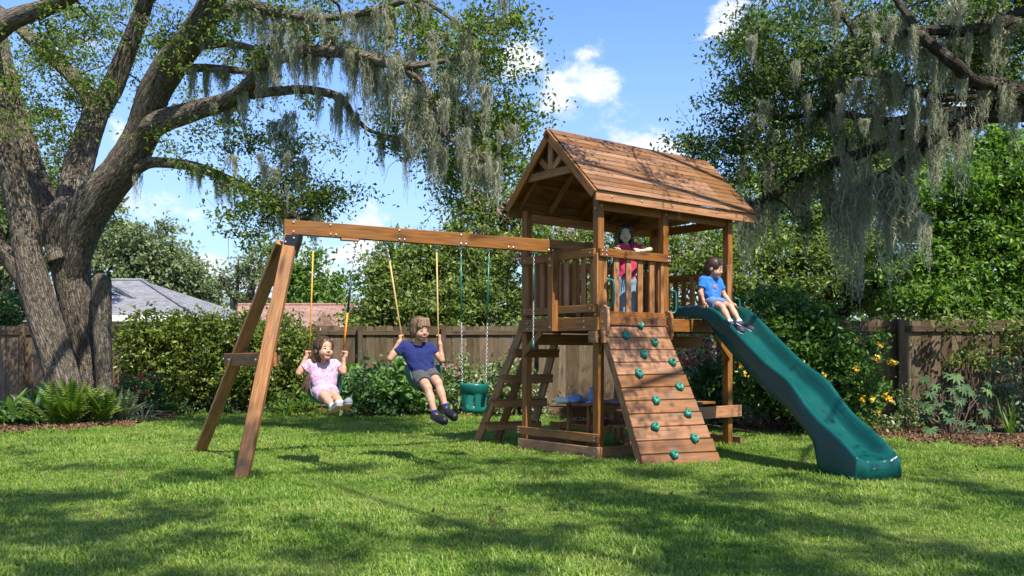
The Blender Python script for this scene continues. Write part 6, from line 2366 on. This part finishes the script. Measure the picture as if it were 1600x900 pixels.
NAVY_CLOTH = cloth_mat('navy_cotton', (0.012, 0.020, 0.10))
BLUE_CLOTH = cloth_mat('blue_cotton', (0.022, 0.145, 0.50))
PINK_CLOTH = cloth_mat('flowered_pink_cotton', (0.45, 0.30, 0.41), [(38, .30, (0.50, 0.10, 0.28)), (47, .24, (0.30, 0.16, 0.45)), (60, .22, (0.80, 0.72, 0.76))])
RED_CLOTH = cloth_mat('raspberry_cotton', (0.50, 0.035, 0.10))
CHARCOAL = cloth_mat('charcoal_cotton', (0.055, 0.054, 0.056))
DENIM = cloth_mat('blue_denim', (0.16, 0.26, 0.36))
SHORT_BLUE = cloth_mat('faded_blue_cotton', (0.10, 0.17, 0.33))
BLACK_SHOE = plain('black_shoe', (0.012, 0.012, 0.015), .5, .4, .3, 40, .2)
GREY_SHOE = plain('grey_shoe', (0.33, 0.33, 0.35), .7, .3, .2, 40, .2)
DARK_SHOE = plain('dark_slate_shoe', (0.035, 0.037, 0.055), .65, .3, .3, 40, .2)
DARK_SOLE = plain('dark_sole', (0.02, 0.02, 0.022), .7)
BROWN_HAIR = hair_mat('brown_hair', (0.030, 0.015, 0.008), (0.115, 0.060, 0.030))
LIGHT_HAIR = hair_mat('light_brown_hair', (0.075, 0.045, 0.022), (0.25, 0.155, 0.08))
DARK_HAIR = hair_mat('dark_hair', (0.016, 0.010, 0.007), (0.070, 0.040, 0.024))


def zq(x0, y0, s):
    return lambda zx, zy, Y: P(x0 + zx / s, y0 + zy / s, Y)


# girl on the swing
q = zq(440, 510, 6)
Y0 = GY
J = {'head': q(398, 218, Y0 - .06), 'neck': q(385, 322, Y0 - .02), 'shR': q(262, 352, Y0 - .05), 'shL': q(498, 352, Y0 + .06),
     'elR': q(160, 440, Y0 - .10), 'elL': q(578, 428, Y0 + .04), 'wrR': q(222, 300, Y0 - .06), 'wrL': q(582, 312, Y0 + .06),
     'pelvis': q(396, 596, Y0 - .02), 'hipR': q(352, 612, Y0 - .06), 'hipL': q(446, 604, Y0 + .02),
     'knR': q(412, 668, Y0 - .33), 'knL': q(490, 648, Y0 - .27), 'anR': q(486, 762, Y0 - .56), 'anL': q(574, 735, Y0 - .50),
     'toeR': q(535, 722, Y0 - .70), 'toeL': q(628, 706, Y0 - .64)}
ra = (t1 - e1).normalized()
rb = (t2 - e2).normalized()


def on_rope(a, b, py):
    """where a rope crosses a photo row"""
    lo_, hi_ = 0.0, 1.0
    for _ in range(40):
        m_ = (lo_ + hi_) / 2
        c_ = a.lerp(b, m_)
        if HY - F * (c_.z - H) / c_.y < py:
            lo_ = m_
        else:
            hi_ = m_
    return a.lerp(b, lo_)


grip = {'R': dict(at=on_rope(t1, e1, 553), axis=ra, r=.010, side=1), 'L': dict(at=on_rope(t2, e2, 553), axis=rb, r=.013, side=-1)}
child('girl with long brown hair in a pink flowered outfit riding the left swing', J, SKIN2, BROWN_HAIR, 'swinggirl', PINK_CLOTH, PINK_CLOTH, GREY_SHOE, SOLE_PINK,
      (.62, -.72, .10), (.06, 0, 1), 1.17, grip, 'children playing on the playset', k=1.08, sleeve=.55)

# boy on the swing
q = zq(590, 480, 4.5)
Y0 = BY
J = {'head': q(300, 160, Y0 - .05), 'neck': q(278, 245, Y0 - .01), 'shR': q(185, 272, Y0 - .06), 'shL': q(368, 280, Y0 + .07),
     'elR': q(88, 362, Y0 - .10), 'elL': q(450, 372, Y0 + .05), 'wrR': q(150, 245, Y0 - .07), 'wrL': q(440, 262, Y0 + .06),
     'pelvis': q(318, 462, Y0 - .02), 'hipR': q(290, 480, Y0 - .06), 'hipL': q(366, 470, Y0 + .03),
     'knR': q(350, 565, Y0 - .34), 'knL': q(424, 532, Y0 - .27), 'anR': q(405, 758, Y0 - .44), 'anL': q(480, 712, Y0 - .36),
     'toeR': q(468, 798, Y0 - .58), 'toeL': q(538, 770, Y0 - .48)}
ra = (t3 - e3).normalized()
rb = (t4 - e4).normalized()
grip = {'R': dict(at=on_rope(t3, e3, 528), axis=ra, r=.010, side=1), 'L': dict(at=on_rope(t4, e4, 528), axis=rb, r=.010, side=-1)}
def polo_button(root, J, bd_, lat_):
    c = P(664.5, 543, Y0 - .165)
    mb = MB()
    mb.tube([c, c + Vector((0, -.004, 0))], .006, 8)
    wadd('button', mb.mesh('button', WHITE_CLOTH), root)


child('boy with a brown bowl haircut in navy shirt on the middle swing', J, SKIN, LIGHT_HAIR, 'swingboy', NAVY_CLOTH, CHARCOAL, BLACK_SHOE, DARK_SOLE,
      (.60, -.78, -.12), (-.02, 0, 1), 1.18, grip, 'children playing on the playset', k=1.16, sleeve=.52, print_=None)

# boy at the top of the slide
q = zq(1070, 390, 6.43)
Y0 = 11.25
J = {'head': q(300, 195, Y0 - .02), 'neck': q(262, 288, Y0), 'shR': q(180, 305, Y0 - .12), 'shL': q(338, 318, Y0 + .10),
     'elR': q(158, 430, Y0 - .16), 'elL': q(398, 462, Y0 + .06), 'wrR': q(186, 512, Y0 - .185), 'wrL': q(478, 555, Y0 - .02),
     'pelvis': q(246, 525, Y0 + .02), 'hipR': q(252, 528, Y0 - .06), 'hipL': q(300, 535, Y0 + .06),
     'knR': q(372, 575, Y0 - .30), 'knL': q(458, 575, Y0 - .16), 'anR': q(462, 742, Y0 - .42), 'anL': q(556, 740, Y0 - .28),
     'toeR': q(570, 815, Y0 - .54), 'toeL': q(675, 805, Y0 - .38)}
grip = {'R': dict(at=P(1101.5, 479.5, 11.05), axis=(.33, -.944, -.05), r=.013, side=-1, curl=.55), 'L': dict(at=q(500, 582, Y0 - .06), axis=(.3, -.9, -.4), r=.013, side=1, curl=.55)}


def shirt_print(root, J, bd_, lat_):
    """small faded orange print on the chest of the shirt"""
    c0_ = J['neck'] * .5 + J['pelvis'] * .5
    nn = (Vector((.62, -.78, 0)) - bd_ * Vector((.62, -.78, 0)).dot(bd_)).normalized()
    rt = bd_.cross(nn).normalized()
    if rt.x < 0:
        rt = -rt
    sho = next(o for o in root.children if o.name.startswith('shirt'))
    me = sho.data
    from mathutils.bvhtree import BVHTree
    bv = BVHTree.FromPolygons([v.co for v in me.vertices], [tuple(p.vertices) for p in me.polygons])
    inv = WM[root.name].inverted()

    def on(x, y, lift=.0015):
        w = c0_ + rt * x + bd_ * y + nn * .3
        h_ = bv.ray_cast(inv @ w, -nn)
        return (h_[0] + nn * lift) if h_[0] is not None else (inv @ (w - nn * .2))

    def ribbon(path, w, mat, name):
        mb = MB()
        L_ = []
        for i, (x, y) in enumerate(path):
            a = path[max(i - 1, 0)]
            b = path[min(i + 1, len(path) - 1)]
            dx, dy = b[0] - a[0], b[1] - a[1]
            l = math.hypot(dx, dy) or 1
            L_ += [on(x - dy / l * w, y + dx / l * w), on(x + dy / l * w, y - dx / l * w)]
        mb.poly(L_, [(2 * i, 2 * i + 1, 2 * i + 3, 2 * i + 2) for i in range(len(path) - 1)])
        add(name, mb.mesh(name, mat), sho, WM[sho.name])
    om, lm = ORANGE_PRINT, PALE_PRINT
    x = -.048
    for gl in ([(0, .02), (.016, .022), (.008, .02), (.008, -.02)], [(0, -.02), (0, .016), (.012, .016), (.012, -.018)], [(.012, .018), (0, .016), (.004, 0), (.012, -.004), (.010, -.02), (0, -.018)], [(0, .022), (0, -.02), (0, .002), (.012, .002), (.012, .022), (.012, -.02)]):
        P_ = smoothpath([(x + a, b + .045) for a, b in gl], 3)
        ribbon([tuple(p) for p in P_], .0042, om, 'print')
        x += .025
    ribbon([tuple(p) for p in smoothpath([(-.06, .012), (-.03, -.006), (.01, -.010), (.055, .006)], 4)], .004, lm, 'print')


ORANGE_PRINT = plain('orange_print', (0.55, 0.20, 0.05), .8, .2, .3, 80)
PALE_PRINT = plain('pale_print', (0.20, 0.38, 0.62), .8, .2, .3, 80)
child('dark haired boy in a bright blue shirt sitting at the slide top', J, SKIN2, DARK_HAIR, 'slideboy', BLUE_CLOTH, SHORT_BLUE, DARK_SHOE, SOLE,
      (.80, -.52, -.22), (.05, .0, 1), 1.13, grip, 'children playing on the playset', k=1.06, sleeve=.62, smile=False, print_=shirt_print)

# girl in the tower
q = zq(930, 330, 5.63)
Y0 = 11.12
gz = lambda py, Y: P(980, py, Y)
J = {'head': q(266, 205, Y0 - .02), 'neck': q(275, 292, Y0 + .02), 'shR': q(212, 322, Y0 - .06), 'shL': q(352, 318, Y0 + .07),
     'elR': q(190, 400, Y0 - .16), 'elL': q(482, 338, Y0 - .02), 'wrR': q(205, 330, Y0 - .30), 'wrL': q(410, 350, Y0 - .24),
     'pelvis': q(272, 610, Y0 + .02), 'hipR': q(238, 618, Y0 - .03), 'hipL': q(305, 618, Y0 + .05),
     'knR': q(230, 752, Y0 - .05), 'knL': q(312, 752, Y0 + .03)}
for sd, x in (('R', 232), ('L', 316)):
    a = q(x, 870, Y0 + (0 if sd == 'R' else .05))
    a.z = ZD + .075
    J['an' + sd] = a
    J['toe' + sd] = a + Vector((-.02, -.13, -.038))
grip = {'R': dict(at=q(190, 318, Y0 - .36), axis=DR, r=.014, side=1, flat=True), 'L': dict(at=q(375, 350, Y0 - .30), axis=DR, r=.014, side=-1, flat=True)}
child('pale faced girl in a raspberry shirt looking out over the tower railing', J, SKIN3, DARK_HAIR, 'towergirl', RED_CLOTH, DENIM, GREY_SHOE, SOLE,
      (-.10, -1, -.06), (.03, 0, 1), 1.04, grip, 'children playing on the playset', k=1.0, sleeve=.5, long_legs=True)

# ---------------------------------------------------------------- toys on the picnic table
TOY_BLUE = plain('toy_blue', (0.20, 0.28, 0.48), .6, .3, .15, 20)
TOY_WHITE = plain('toy_white', (0.62, 0.64, 0.64), .6, .3, .08, 20)
TOY_LILAC = plain('toy_lilac', (0.52, 0.40, 0.62), .6, .3, .1, 20)
q = zq(860, 560, 9)
TY = 11.15
base = P(892, 631, TY)
toy = thing('plush_toy', 'soft blue and white plush toy lying on the picnic table', 'toy', base)
E3 = np.eye(3)
K = Field(np.array(list(base)) - .35, np.array(list(base)) + .35, .006)
c = q(175, 592, TY)
K.ell(c, (.10, .09, .045), E3, .01)
K.ell(q(215, 548, TY - .01), (.07, .055, .022), E3, .004, 'sub')
wadd('body', K.mesh('body', TOY_WHITE), toy)
K = Field(np.array(list(base)) - .35, np.array(list(base)) + .45, .006)
K.ell(q(330, 590, TY + .02), (.085, .08, .045), E3, .02)
K.ell(q(345, 545, TY + .04), (.095, .07, .035), E3, .02)
K.cap(q(400, 560, TY + .03), q(480, 590, TY + .05), .05, .022, .02)
wadd('body', K.mesh('body', TOY_BLUE), toy)
t2_ = thing('plush_toy', 'upright blue plush toy with a lilac foot beside the corner post', 'toy', P(926, 631, TY + .02))
K = Field(np.array(list(P(930, 620, TY))) - .3, np.array(list(P(930, 620, TY))) + .3, .006)
K.ell(q(590, 555, TY + .02), (.065, .06, .095), E3, .02)
K.cap(q(600, 500, TY + .02), q(592, 440, TY + .02), .03, .04, .02)
wadd('body', K.mesh('body', TOY_BLUE), t2_)
K = Field(np.array(list(P(921, 628, TY))) - .15, np.array(list(P(921, 628, TY))) + .15, .006)
K.ell(q(550, 628, TY - .03), (.05, .05, .024), E3, .01)
wadd('foot', K.mesh('foot', TOY_LILAC), t2_)
t3_ = thing('toy_dish', 'small pale blue toy dish lying on the picnic table behind the ramp edge', 'toy', P(960, 631, TY))
mb = MB()
c = P(960, 631, TY)
mb.tube([c, c + UZ * .012, c + UZ * .02], [.055, .07, .074], 16)
wadd('dish', mb.mesh('dish', TOY_BLUE), t3_)
